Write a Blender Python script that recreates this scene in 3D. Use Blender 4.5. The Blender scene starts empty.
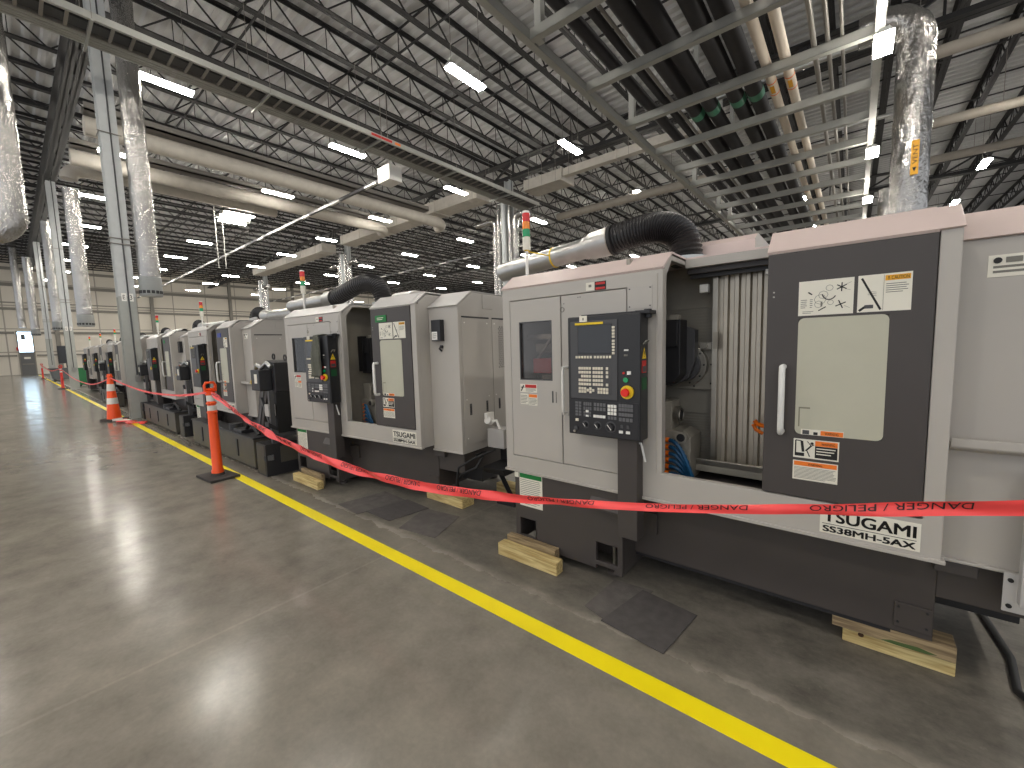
import bpy, math, random
from mathutils import Vector, Matrix
random.seed(7)
PI = math.pi
SC = bpy.context.scene
COL = SC.collection

# ------------------------------------------------------------------ materials
def lin(c):
    return tuple(((v/255)/12.92 if v/255 <= .04045 else (((v/255)+.055)/1.055)**2.4) for v in c)

def mat(name, rgb, rough=.5, metal=0., noise=0., nscale=8., bump=0., bscale=60., spec=.5, emit=None, estr=0., alpha=None, coat=0.):
    m = bpy.data.materials.new(name); m.use_nodes = True
    nt = m.node_tree; b = nt.nodes['Principled BSDF']
    c = lin(rgb)
    b.inputs['Base Color'].default_value = (*c, 1)
    b.inputs['Roughness'].default_value = rough
    b.inputs['Metallic'].default_value = metal
    b.inputs['Specular IOR Level'].default_value = spec
    b.inputs['Coat Weight'].default_value = coat
    tc = nt.nodes.new('ShaderNodeTexCoord')
    if noise > 0:
        n = nt.nodes.new('ShaderNodeTexNoise'); n.inputs['Scale'].default_value = nscale; n.inputs['Detail'].default_value = 6
        nt.links.new(tc.outputs['Object'], n.inputs['Vector'])
        r = nt.nodes.new('ShaderNodeMapRange'); r.inputs['From Min'].default_value = .3; r.inputs['From Max'].default_value = .7
        r.inputs['To Min'].default_value = 1-noise; r.inputs['To Max'].default_value = 1+noise
        nt.links.new(n.outputs['Fac'], r.inputs['Value'])
        v = nt.nodes.new('ShaderNodeVectorMath'); v.operation = 'SCALE'
        v.inputs[0].default_value = c
        nt.links.new(r.outputs['Result'], v.inputs['Scale'])
        nt.links.new(v.outputs['Vector'], b.inputs['Base Color'])
    if bump > 0:
        n2 = nt.nodes.new('ShaderNodeTexNoise'); n2.inputs['Scale'].default_value = bscale; n2.inputs['Detail'].default_value = 3
        nt.links.new(tc.outputs['Object'], n2.inputs['Vector'])
        bp = nt.nodes.new('ShaderNodeBump'); bp.inputs['Strength'].default_value = bump; bp.inputs['Distance'].default_value = .03 if bscale < 20 else .01
        nt.links.new(n2.outputs['Fac'], bp.inputs['Height']); nt.links.new(bp.outputs['Normal'], b.inputs['Normal'])
    if emit:
        b.inputs['Emission Color'].default_value = (*emit, 1); b.inputs['Emission Strength'].default_value = estr
    if alpha is not None: b.inputs['Alpha'].default_value = alpha
    return m

M = {}
M['paint'] = mat('grey_paint', (179, 174, 167), .42, noise=.03, nscale=3, bump=.05, bscale=500)
M['warmlitpaint'] = mat('warm_lit_grey_paint', (208, 190, 184), .34, noise=.03, nscale=3)  # grey roof paint with pinkish warm light put into its colour
M['roofpaint'] = mat('pale_grey_paint', (184, 181, 178), .36, noise=.03, nscale=3)
M['dark'] = mat('charcoal_paint', (68, 63, 61), .45, noise=.05, nscale=4, bump=.05, bscale=600)
M['darker'] = mat('dark_base_paint', (68, 62, 59), .5, noise=.08, nscale=4)
M['black'] = mat('black_plastic', (36, 36, 39), .45)
M['black2'] = mat('black_rubber', (25, 25, 26), .6)
M['panel'] = mat('panel_black', (38, 38, 40), .38)
M['bezel'] = mat('bezel_grey', (72, 72, 74), .4)
M['keygrey'] = mat('key_grey', (104, 104, 106), .5)
M['screen'] = mat('screen_glass', (52, 54, 58), .15)
M['key'] = mat('key_cream', (226, 218, 200), .5)
M['white'] = mat('white_plastic', (238, 236, 230), .4)
M['whitep'] = mat('white_label', (228, 224, 210), .55)
M['greyline'] = mat('print_grey', (120, 118, 110), .6)
M['ink'] = mat('ink_black', (24, 23, 22), .6)
M['yellow'] = mat('label_yellow', (235, 200, 40), .5)
M['amber'] = mat('label_amber', (228, 165, 30), .5)
M['orange'] = mat('label_orange', (240, 125, 40), .5)
M['red'] = mat('label_red', (190, 40, 35), .5)
M['redbtn'] = mat('button_red', (230, 40, 25), .3)
M['green'] = mat('label_green', (20, 120, 55), .5)
M['darkgreen'] = mat('sticker_dark_green', (18, 84, 44), .5)
M['blue'] = mat('label_blue', (40, 60, 150), .5)
M['hoseblue'] = mat('coolant_hose_blue', (30, 84, 124), .35)
M['hoseorange'] = mat('coolant_nozzle_orange', (240, 120, 25), .4)
M['steel'] = mat('machined_steel', (165, 160, 150), .3, metal=.85, noise=.1, nscale=12)
M['steelgrey'] = mat('grey_casting', (152, 147, 136), .5, noise=.08, nscale=10)
M['liner'] = mat('enclosure_liner', (156, 150, 138), .5, noise=.1, nscale=6)
M['cover'] = mat('slide_cover_steel', (182, 174, 160), .34, metal=.55, noise=.07, nscale=5)
M['cream'] = mat('inner_window_panel', (186, 184, 166), .45, noise=.03, nscale=8)
M['notch'] = mat('window_recess_edge', (128, 124, 108), .5)
M['handle'] = mat('handle_white', (226, 226, 222), .3)
M['lensred'] = mat('lens_red', (215, 30, 25), .2, coat=.5)
M['lensamber'] = mat('lens_amber', (245, 140, 20), .2, coat=.5)
M['lensgreen'] = mat('lens_green', (15, 150, 90), .2, coat=.5)
M['galv'] = mat('galvanised_pipe', (178, 178, 176), .28, metal=.8, noise=.08, nscale=10)
M['hose'] = mat('corrugated_hose', (34, 32, 33), .38)
def wood_mat(name, a, b_):
    m = mat(name, a, .72); nt = m.node_tree; N = nt.nodes; L = nt.links
    tc = N.new('ShaderNodeTexCoord'); mp = N.new('ShaderNodeMapping'); mp.inputs['Scale'].default_value = (3, 40, 40)
    no = N.new('ShaderNodeTexNoise'); no.inputs['Scale'].default_value = 1.6; no.inputs['Detail'].default_value = 5; no.inputs['Distortion'].default_value = .6
    cr = N.new('ShaderNodeValToRGB'); cr.color_ramp.elements[0].position = .36; cr.color_ramp.elements[1].position = .62
    cr.color_ramp.elements[0].color = (*lin(b_), 1); cr.color_ramp.elements[1].color = (*lin(a), 1)
    L.new(tc.outputs['Object'], mp.inputs[0]); L.new(mp.outputs[0], no.inputs['Vector']); L.new(no.outputs['Fac'], cr.inputs[0]); L.new(cr.outputs[0], N['Principled BSDF'].inputs['Base Color'])
    bp = N.new('ShaderNodeBump'); bp.inputs['Strength'].default_value = .3; bp.inputs['Distance'].default_value = .004; L.new(no.outputs['Fac'], bp.inputs['Height']); L.new(bp.outputs[0], N['Principled BSDF'].inputs['Normal'])
    return m
M['wood'] = wood_mat('pine_timber', (218, 198, 140), (176, 148, 92))
M['woodold'] = wood_mat('weathered_timber', (158, 138, 104), (112, 94, 70))
M['knot'] = mat('timber_knot', (70, 46, 26), .8)
M['stain'] = mat('green_timber_stain', (72, 92, 48), .8)
M['floormat'] = mat('absorbent_mat', (80, 76, 75), .9, noise=.15, nscale=20, bump=.3, bscale=150)
M['conorange'] = mat('post_orange', (250, 88, 28), .4)
M['conred'] = mat('post_red', (214, 52, 40), .45)
M['refl'] = mat('reflective_white', (226, 222, 214), .35)
M['rubber'] = mat('rubber_base', (58, 54, 52), .8, noise=.1)
M['tape'] = mat('barrier_tape_red', (250, 78, 76), .32, noise=.06, nscale=4)
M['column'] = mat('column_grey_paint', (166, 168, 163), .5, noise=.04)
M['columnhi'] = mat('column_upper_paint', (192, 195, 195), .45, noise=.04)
M['truss'] = mat('joist_black_steel', (36, 35, 36), .6)
M['deck'] = mat('roof_deck', (190, 190, 190), .5, noise=.04, nscale=1.5)
M['strut'] = mat('zinc_strut', (172, 172, 166), .42, metal=.35, noise=.06, nscale=3)
M['conduit'] = mat('grey_conduit', (140, 136, 130), .4, metal=.5)
M['ductwhite'] = mat('white_duct_wrap', (190, 184, 174), .6, noise=.08, nscale=4, bump=.3, bscale=6)
M['ductbeige'] = mat('beige_duct_wrap', (168, 160, 148), .6, noise=.08, nscale=4)
def foil_mat():
    m = mat('foil_duct_wrap', (168, 166, 163), .22, metal=.9); nt = m.node_tree; N = nt.nodes; L = nt.links; b = N['Principled BSDF']
    tc = N.new('ShaderNodeTexCoord'); mp = N.new('ShaderNodeMapping'); mp.inputs['Scale'].default_value = (9, 9, 2.2); L.new(tc.outputs['Object'], mp.inputs[0])
    n1 = N.new('ShaderNodeTexNoise'); n1.inputs['Scale'].default_value = 1; n1.inputs['Detail'].default_value = 4; n1.inputs['Distortion'].default_value = .8; L.new(mp.outputs[0], n1.inputs['Vector'])
    n2 = N.new('ShaderNodeTexNoise'); n2.inputs['Scale'].default_value = 22; n2.inputs['Detail'].default_value = 2; L.new(tc.outputs['Object'], n2.inputs['Vector'])
    ad = N.new('ShaderNodeMath'); ad.operation = 'MULTIPLY_ADD'; ad.inputs[1].default_value = .18; L.new(n2.outputs['Fac'], ad.inputs[0]); L.new(n1.outputs['Fac'], ad.inputs[2])
    bp = N.new('ShaderNodeBump'); bp.inputs['Strength'].default_value = .9; bp.inputs['Distance'].default_value = .05; L.new(ad.outputs[0], bp.inputs['Height']); L.new(bp.outputs[0], b.inputs['Normal'])
    return m
M['foil'] = foil_mat()
M['ductgrey'] = mat('grey_diffuser', (150, 152, 150), .45, metal=.3)
M['pipeblack'] = mat('black_pipe_insulation', (50, 49, 52), .65, noise=.08)
M['pipewhite'] = mat('white_pvc_jacket', (228, 216, 200), .5, noise=.03)
M['pipegreen'] = mat('green_pipe_band', (70, 140, 110), .4)
M['wall'] = mat('wall_panel', (196, 188, 174), .7, noise=.05, nscale=.3)
M['girt'] = mat('wall_girt', (128, 124, 116), .6)
M['fixture'] = mat('light_housing', (225, 225, 222), .4)
M['lamp'] = mat('lamp_tube', (255, 250, 240), .4, emit=(1.0, .945, .85), estr=105)
M['daylight'] = mat('daylit_pane', (210, 230, 255), .2, emit=(.60, .82, 1.0), estr=5)
M['doorgrey'] = mat('door_grey_paint', (98, 98, 98), .5)
M['lineyellow'] = mat('floor_line_yellow', (255, 232, 16), .4, noise=.04, nscale=6)
M['tank'] = mat('coolant_tank_grey', (74, 70, 62), .5, noise=.1, nscale=5)
M['towel'] = mat('grey_towel', (96, 97, 88), .9, noise=.1, nscale=30)
M['tub'] = mat('grey_tub', (92, 96, 98), .6)
M['bingreen'] = mat('green_bin', (40, 112, 66), .6)
M['inside'] = mat('hall_shadow_steel', (60, 58, 56), .7)

def glass_mat():
    m = bpy.data.materials.new('tinted_window'); m.use_nodes = True
    nt = m.node_tree; nt.nodes.clear()
    o = nt.nodes.new('ShaderNodeOutputMaterial'); mx = nt.nodes.new('ShaderNodeMixShader')
    g = nt.nodes.new('ShaderNodeBsdfGlossy'); g.inputs['Roughness'].default_value = .05; g.inputs['Color'].default_value = (.9, .9, .9, 1)
    t = nt.nodes.new('ShaderNodeBsdfTransparent'); t.inputs['Color'].default_value = (.8, .77, .74, 1)
    f = nt.nodes.new('ShaderNodeFresnel'); f.inputs['IOR'].default_value = 1.5
    nt.links.new(f.outputs[0], mx.inputs[0]); nt.links.new(t.outputs[0], mx.inputs[1]); nt.links.new(g.outputs[0], mx.inputs[2])
    nt.links.new(mx.outputs[0], o.inputs[0])
    return m
M['glass'] = glass_mat()

def floor_mat():
    m = bpy.data.materials.new('polished_concrete'); m.use_nodes = True
    nt = m.node_tree; N = nt.nodes; L = nt.links; b = N['Principled BSDF']
    tc = N.new('ShaderNodeTexCoord')
    def noise(scale, detail=6, rough=.6, stretch=None):
        n = N.new('ShaderNodeTexNoise'); n.inputs['Scale'].default_value = scale; n.inputs['Detail'].default_value = detail; n.inputs['Roughness'].default_value = rough
        if stretch:
            mp = N.new('ShaderNodeMapping'); mp.inputs['Scale'].default_value = stretch
            L.new(tc.outputs['Object'], mp.inputs['Vector']); L.new(mp.outputs[0], n.inputs['Vector'])
        else: L.new(tc.outputs['Object'], n.inputs['Vector'])
        return n.outputs['Fac']
    def math_(op, a, c=None, d=None):
        n = N.new('ShaderNodeMath'); n.operation = op
        for i, v in enumerate((a, c, d)):
            if v is None: continue
            if isinstance(v, (int, float)): n.inputs[i].default_value = v
            else: L.new(v, n.inputs[i])
        return n.outputs[0]
    def rng(v, a, c, d, e):
        n = N.new('ShaderNodeMapRange'); L.new(v, n.inputs[0])
        for i, q in enumerate((a, c, d, e)): n.inputs[i+1].default_value = q
        return n.outputs[0]
    n1 = noise(.9); n2 = noise(5); n3 = noise(45, 3); n4 = noise(2.2, 8, .7, (1, 1, 1))
    tot = math_('ADD', math_('MULTIPLY', rng(n1, .3, .7, -.5, .5), .34), math_('MULTIPLY', rng(n2, .3, .7, -.5, .5), .34))
    tot = math_('ADD', tot, math_('MULTIPLY', rng(n3, .3, .7, -.5, .5), .12))
    sp = N.new('ShaderNodeSeparateXYZ'); L.new(tc.outputs['Object'], sp.inputs[0])
    X, Y = sp.outputs[0], sp.outputs[1]
    wob = math_('MULTIPLY', rng(n2, .3, .7, -.5, .5), .06)
    yy = math_('ADD', Y, wob)
    strip = rng(yy, 1.80, 1.90, 0, 1)                 # unpolished strip under the machines
    def line(coord, at, w):
        return rng(math_('ABSOLUTE', math_('SUBTRACT', coord, at)), w, w*2.2, 1, 0)
    joints = line(X, -2.5, .006)
    for at in (-9.6, -16.7, -23.8, -31): joints = math_('MAXIMUM', joints, line(X, at, .012))
    for at in (.78, -5.2): joints = math_('MAXIMUM', joints, math_('MULTIPLY', line(Y, at, .003), .2))
    edge = math_('MULTIPLY', line(yy, 1.84, .018), rng(n4, .42, .6, 0, 1))
    val = math_('MULTIPLY_ADD', tot, 1.0, 1.0)
    val = math_('MULTIPLY', val, math_('MULTIPLY_ADD', strip, -.42, 1.0))
    n5 = noise(3, 10, .8, (1, 1.5, 1)); n6 = noise(26, 5, .7)
    wear = math_('MULTIPLY', math_('MULTIPLY', rng(n4, .5, .72, 0, 1), strip), .30)
    wear = math_('ADD', wear, math_('MULTIPLY', math_('MULTIPLY', rng(n5, .35, .68, -.35, .55), strip), .55))
    wear = math_('ADD', wear, math_('MULTIPLY', rng(n6, .62, .75, 0, .3), strip))
    val = math_('ADD', val, wear)
    val = math_('ADD', val, math_('MULTIPLY', math_('MAXIMUM', math_('MULTIPLY', joints, .28), edge), .5))
    v = N.new('ShaderNodeVectorMath'); v.operation = 'SCALE'; v.inputs[0].default_value = lin((130, 124, 114)); L.new(val, v.inputs['Scale'])
    L.new(v.outputs[0], b.inputs['Base Color'])
    r = math_('ADD', rng(n4, .35, .65, .13, .24), math_('MULTIPLY', strip, .4))
    L.new(r, b.inputs['Roughness']); b.inputs['Specular IOR Level'].default_value = .45
    return m
M['floor'] = floor_mat()

def wall_mat():
    m = M['wall']; nt = m.node_tree; N = nt.nodes; L = nt.links; b = N['Principled BSDF']
    tc = N.new('ShaderNodeTexCoord'); mp = N.new('ShaderNodeMapping'); mp.inputs['Rotation'].default_value = (PI/2, 0, PI/2)
    sp = N.new('ShaderNodeSeparateXYZ'); L.new(tc.outputs['Object'], sp.inputs[0])
    cb = N.new('ShaderNodeCombineXYZ'); L.new(sp.outputs[0], cb.inputs[0]); L.new(sp.outputs[2], cb.inputs[1])
    br = N.new('ShaderNodeTexBrick'); br.offset = 0; br.inputs['Scale'].default_value = 1; br.inputs['Brick Width'].default_value = 3.1; br.inputs['Row Height'].default_value = 2.15
    br.inputs['Mortar Size'].default_value = .05; br.inputs['Color1'].default_value = (*lin((214, 207, 194)), 1); br.inputs['Color2'].default_value = (*lin((204, 197, 184)), 1); br.inputs['Mortar'].default_value = (*lin((158, 152, 142)), 1)
    L.new(cb.outputs[0], br.inputs['Vector']); L.new(br.outputs['Color'], b.inputs['Base Color'])
wall_mat()

# ------------------------------------------------------------------ mesh builder
_glyph = {}
def glyphs(body):
    if body not in _glyph:
        cu = bpy.data.curves.new('t', 'FONT'); cu.body = body; cu.size = 1; cu.resolution_u = 4
        ob = bpy.data.objects.new('t', cu); COL.objects.link(ob)
        dg = bpy.context.evaluated_depsgraph_get(); me = ob.evaluated_get(dg).to_mesh()
        vs = [(v.co.x, v.co.y) for v in me.vertices]; fs = [tuple(p.vertices) for p in me.polygons]
        ob.evaluated_get(dg).to_mesh_clear()
        bpy.data.objects.remove(ob); bpy.data.curves.remove(cu)
        x0 = min(v[0] for v in vs); x1 = max(v[0] for v in vs); y0 = min(v[1] for v in vs); y1 = max(v[1] for v in vs)
        _glyph[body] = ([((v[0]-x0)/(x1-x0), (v[1]-y0)/(y1-y0)) for v in vs], fs)
    return _glyph[body]

class MB:
    def __init__(s): s.v = []; s.f = []; s.m = []; s.sm = []; s.mats = []
    def mi(s, k):
        if k not in s.mats: s.mats.append(k)
        return s.mats.index(k)
    def add(s, vs, fs, k, smooth=False):
        o = len(s.v); s.v += [tuple(v) for v in vs]; i = s.mi(k)
        for f in fs: s.f.append(tuple(o+a for a in f)); s.m.append(i); s.sm.append(smooth)
        return s
    def box(s, x0, x1, y0, y1, z0, z1, k, T=None):
        if x0 > x1: x0, x1 = x1, x0
        if y0 > y1: y0, y1 = y1, y0
        if z0 > z1: z0, z1 = z1, z0
        vs = [Vector((x, y, z)) for z in (z0, z1) for y in (y0, y1) for x in (x0, x1)]
        if T: vs = [T @ v for v in vs]
        return s.add(vs, [(0, 2, 3, 1), (4, 5, 7, 6), (0, 1, 5, 4), (2, 6, 7, 3), (0, 4, 6, 2), (1, 3, 7, 5)], k)
    def bar(s, p, q, w, h, k, up=(0, 0, 1)):
        p, q = Vector(p), Vector(q); d = (q-p).normalized(); u = Vector(up)
        if abs(d.dot(u)) > .98: u = Vector((1, 0, 0))
        a = d.cross(u).normalized()*w/2; c = a.cross(d).normalized()*h/2
        vs = [e+i*a+j*c for e in (p, q) for i, j in ((-1, -1), (1, -1), (1, 1), (-1, 1))]
        return s.add(vs, [(3, 2, 1, 0), (4, 5, 6, 7), (0, 1, 5, 4), (1, 2, 6, 5), (2, 3, 7, 6), (3, 0, 4, 7)], k)
    def tube(s, path, r, k, n=12, caps=True, smooth=True):
        P = [Vector(p) for p in path]; R = r if isinstance(r, (list, tuple)) else [r]*len(P)
        T = []
        for i in range(len(P)):
            a = P[min(i+1, len(P)-1)]-P[max(i-1, 0)]; T.append(a.normalized())
        u = Vector((0, 0, 1)) if abs(T[0].z) < .9 else Vector((1, 0, 0))
        u = (u-T[0]*u.dot(T[0])).normalized(); vs = []
        for i, p in enumerate(P):
            u = (u-T[i]*u.dot(T[i])).normalized(); w = T[i].cross(u)
            for j in range(n):
                a = 2*PI*j/n; vs.append(p+(u*math.cos(a)+w*math.sin(a))*R[i])
        fs = []
        for i in range(len(P)-1):
            for j in range(n):
                fs.append((i*n+j, i*n+(j+1) % n, (i+1)*n+(j+1) % n, (i+1)*n+j))
        s.add(vs, fs, k, smooth)
        if caps:
            s.add(vs[:n], [tuple(range(n-1, -1, -1))], k); s.add(vs[-n:], [tuple(range(n))], k)
        return s
    def cyl(s, p, q, r, k, n=16, r2=None): return s.tube([p, q], [r, r if r2 is None else r2], k, n)
    def ring(s, c, axis, r0, r1, h, k, n=28):
        c = Vector(c); a = Vector(axis).normalized(); u = Vector((0, 0, 1)) if abs(a.z) < .9 else Vector((1, 0, 0)); u = (u-a*u.dot(a)).normalized(); w = a.cross(u)
        vs = []
        for (r, o) in ((r0, 0), (r1, 0), (r1, h), (r0, h)):
            for j in range(n):
                t = 2*PI*j/n; vs.append(c+a*o+(u*math.cos(t)+w*math.sin(t))*r)
        fs = []
        for i in range(4):
            for j in range(n): fs.append((i*n+j, i*n+(j+1) % n, ((i+1) % 4)*n+(j+1) % n, ((i+1) % 4)*n+j))
        return s.add(vs, fs, k, False)
    def sphere(s, c, r, k, n=12, m=8):
        path = []; R = []
        for i in range(m+1):
            t = PI*i/m; path.append((c[0], c[1], c[2]-r*math.cos(t))); R.append(max(r*math.sin(t), 1e-4))
        return s.tube(path, R, k, n, caps=False)
    def prism(s, poly, axis, a, b, k):
        # poly: list of 2D points in the plane of the other two axes; axis 'x','y','z'
        def P(p, t): return {'x': (t, p[0], p[1]), 'y': (p[0], t, p[1]), 'z': (p[0], p[1], t)}[axis]
        n = len(poly); vs = [P(p, a) for p in poly]+[P(p, b) for p in poly]
        fs = [tuple(range(n-1, -1, -1)), tuple(range(n, 2*n))]+[(i, (i+1) % n, n+(i+1) % n, n+i) for i in range(n)]
        return s.add(vs, fs, k)
    def rrect(s, u0, u1, z0, z1, v0, v1, r, k, n=4):
        pts = []
        for cx, cz, a0 in ((u1-r, z1-r, 0), (u0+r, z1-r, PI/2), (u0+r, z0+r, PI), (u1-r, z0+r, 1.5*PI)):
            for i in range(n+1):
                t = a0+PI/2*i/n; pts.append((cx+r*math.cos(t), cz+r*math.sin(t)))
        return s.prism(pts, 'y', v0, v1, k)
    def plate(s, u0, u1, z0, z1, holes, v0, v1, k):
        # plate in the u-z plane with rectangular holes, thickness v0..v1
        us = sorted({u0, u1} | {h[i] for h in holes for i in (0, 1) if u0 < h[i] < u1})
        zs = sorted({z0, z1} | {h[i] for h in holes for i in (2, 3) if z0 < h[i] < z1})
        inn = {}
        for i in range(len(us)-1):
            for j in range(len(zs)-1):
                cu, cz = (us[i]+us[i+1])/2, (zs[j]+zs[j+1])/2
                inn[i, j] = not any(h[0] < cu < h[1] and h[2] < cz < h[3] for h in holes)
        vid = {}; vs = []; fs = []
        def V(i, j, d):
            if (i, j, d) not in vid: vid[i, j, d] = len(vs); vs.append((us[i], (v0, v1)[d], zs[j]))
            return vid[i, j, d]
        for (i, j), ok in inn.items():
            if not ok: continue
            fs.append((V(i, j, 0), V(i+1, j, 0), V(i+1, j+1, 0), V(i, j+1, 0)))
            fs.append((V(i, j, 1), V(i, j+1, 1), V(i+1, j+1, 1), V(i+1, j, 1)))
            for (di, dj, a, c) in ((-1, 0, (i, j), (i, j+1)), (1, 0, (i+1, j+1), (i+1, j)), (0, -1, (i+1, j), (i, j)), (0, 1, (i, j+1), (i+1, j+1))):
                if not inn.get((i+di, j+dj), False): fs.append((V(*a, 0), V(*c, 0), V(*c, 1), V(*a, 1)))
        return s.add(vs, fs, k)
    def text(s, body, O, w, h, k, ux=(1, 0, 0), uz=(0, 0, 1), bold=False):
        g, fs = glyphs(body); O, ux, uz = Vector(O), Vector(ux), Vector(uz)
        d = min(w*.006, h*.06) if bold else 0
        for e in ((-d, -d*.6), (d, -d*.6), (-d, d*.6), (d, d*.6)) if bold else ((0, 0),):
            s.add([O+ux*(p[0]*w+e[0])+uz*(p[1]*h+e[1]) for p in g], fs, k)
        return s
    def label(s, u0, u1, z0, z1, v, k):  # thin sticker on a face that looks to -v
        return s.box(u0, u1, v-.002, v, z0, z1, k)
    def lines(s, u0, u1, z0, z1, v, n, k, frac=.35):
        for i in range(n):
            z = z1-(i+.5)*(z1-z0)/n; h = (z1-z0)/n*frac/2
            s.box(u0, u1-(.25*(u1-u0) if i == n-1 else random.random()*.12*(u1-u0)), v-.0026, v-.0015, z-h, z+h, k)
        return s
    def build(s, name, parent=None, bevel=0, loc=None, rot=None):
        me = bpy.data.meshes.new(name); me.from_pydata(s.v, [], s.f)
        for k in s.mats: me.materials.append(M[k])
        me.polygons.foreach_set('material_index', s.m); me.polygons.foreach_set('use_smooth', s.sm); me.update()
        o = bpy.data.objects.new(name, me); COL.objects.link(o)
        if parent: o.parent = parent
        if loc: o.location = loc
        if rot: o.rotation_euler = rot
        if bevel:
            b = o.modifiers.new('bevel', 'BEVEL'); b.width = bevel; b.segments = 2; b.limit_method = 'ANGLE'; b.angle_limit = .6
        return o

def tag(o, label, cat, group=None, kind=None):
    if label: o['label'] = label
    if cat: o['category'] = cat
    if group: o['group'] = group
    if kind: o['kind'] = kind
    return o
def empty(name, loc=(0, 0, 0), rz=0):
    o = bpy.data.objects.new(name, None); COL.objects.link(o); o.location = loc; o.rotation_euler = (0, 0, rz); o.empty_display_size = .1
    return o
def struct(o): o['kind'] = 'structure'; return o
def copy_tree(o, parent=None, skip=()):
    c = o.copy(); COL.objects.link(c); c.parent = parent
    for ch in list(o.children):
        if ch.name.split('.')[0] in skip: continue
        copy_tree(ch, c, skip)
    return c

# ------------------------------------------------------------------ hall shell
ZD = 11.0
struct(MB().box(-60, 22, -14, 75, -.2, 0, 'floor').build('floor'))
def deck():
    mb = MB(); pts = []; y = -14; 
    # corrugations run along x (across the joists)
    prof = []
    while y < 75:
        prof += [(y, ZD), (y+.10, ZD), (y+.16, ZD+.07), (y+.30, ZD+.07)]; y += .36
    vs = []; fs = []
    for (py, pz) in prof: vs += [(-60, py, pz), (22, py, pz)]
    for i in range(len(prof)-1): fs.append((2*i, 2*i+1, 2*i+3, 2*i+2))
    mb.add(vs, fs, 'deck'); mb.box(-60, 22, -14, 75.4, ZD+.09, ZD+.2, 'deck')
    return struct(mb.build('ceiling'))
deck()
w = MB(); w.plate(-14, 75, 0, ZD+.1, [(.62, 1.58, -1, 4.06)], 0, .3, 'wall')
o = w.build('wall_left', loc=(-60, 0, 0), rot=(0, 0, PI/2)); struct(o)
struct(MB().box(-60, 22, 75, 75.3, 0, ZD+.1, 'wall').build('wall_back'))
n = 0
for z, d, h in ((1.82, .12, .14), (3.95, .16, .2), (6.15, .16, .22), (6.72, .1, .1), (8.35, .2, .3), (9.8, .2, .25)):
    n += 1
    mb = MB()
    if z < 4.1: mb.box(-60.0, -60+d, -14, .5, z-h/2, z+h/2, 'girt'); mb.box(-60.0, -60+d, 1.7, 75, z-h/2, z+h/2, 'girt')
    else: mb.box(-60.0, -60+d, -14, 75, z-h/2, z+h/2, 'girt')
    struct(mb.build('trim_%d' % n))
for y in (-4, 3.2, 10.5, 18, 25.5, 33, 41):
    n += 1
    struct(MB().box(-60, -59.7, y-.15, y+.15, 0, ZD, 'girt').build('trim_%d' % n))
# exit door at the end of the aisle with its bright transom
d = MB(); d.box(-60.02, -59.96, .66, 1.54, 0, 2.08, 'doorgrey'); do = struct(d.build('door_1'))
MB().box(-59.96, -59.9, .74, 1.46, .98, 1.06, 'girt').build('push_bar', do)
MB().box(-59.96, -59.955, .9, 1.3, 1.5, 1.68, 'whitep').build('door_notice', do)
fr = MB(); fr.box(-60.05, -59.92, .58, .66, 0, 4.1, 'girt').box(-60.05, -59.92, 1.54, 1.62, 0, 4.1, 'girt').box(-60.05, -59.92, .66, 1.54, 2.08, 2.15, 'girt').box(-60.05, -59.92, .58, 1.62, 4.02, 4.1, 'girt')
fr.build('door_frame', do)
wi = struct(MB().box(-60.03, -60.0, .66, 1.54, 2.15, 4.02, 'daylight').build('window_1'))
MB().box(-59.96, -59.9, .85, 1.12, 3.3, 3.8, 'tub').build('exit_sign_bracket', wi)
a = MB(); a.box(-59.95, -59.85, .5, .62, 2.3, 2.6, 'red'); tag(a.build('fire_alarm_horn'), 'small red fire alarm horn beside the bright transom at the aisle end', 'alarm')

# ------------------------------------------------------------------ floor line
ln = MB(); ln.box(-58, -5.99, 1.555, 1.655, .0005, .002, 'lineyellow'); ln.box(-5.99, 1.5, 1.555, 1.655, .0005, .002, 'lineyellow')
tag(ln.build('floor_line'), 'long yellow stripe painted on the concrete along the machine row', 'floor marking')

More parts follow.
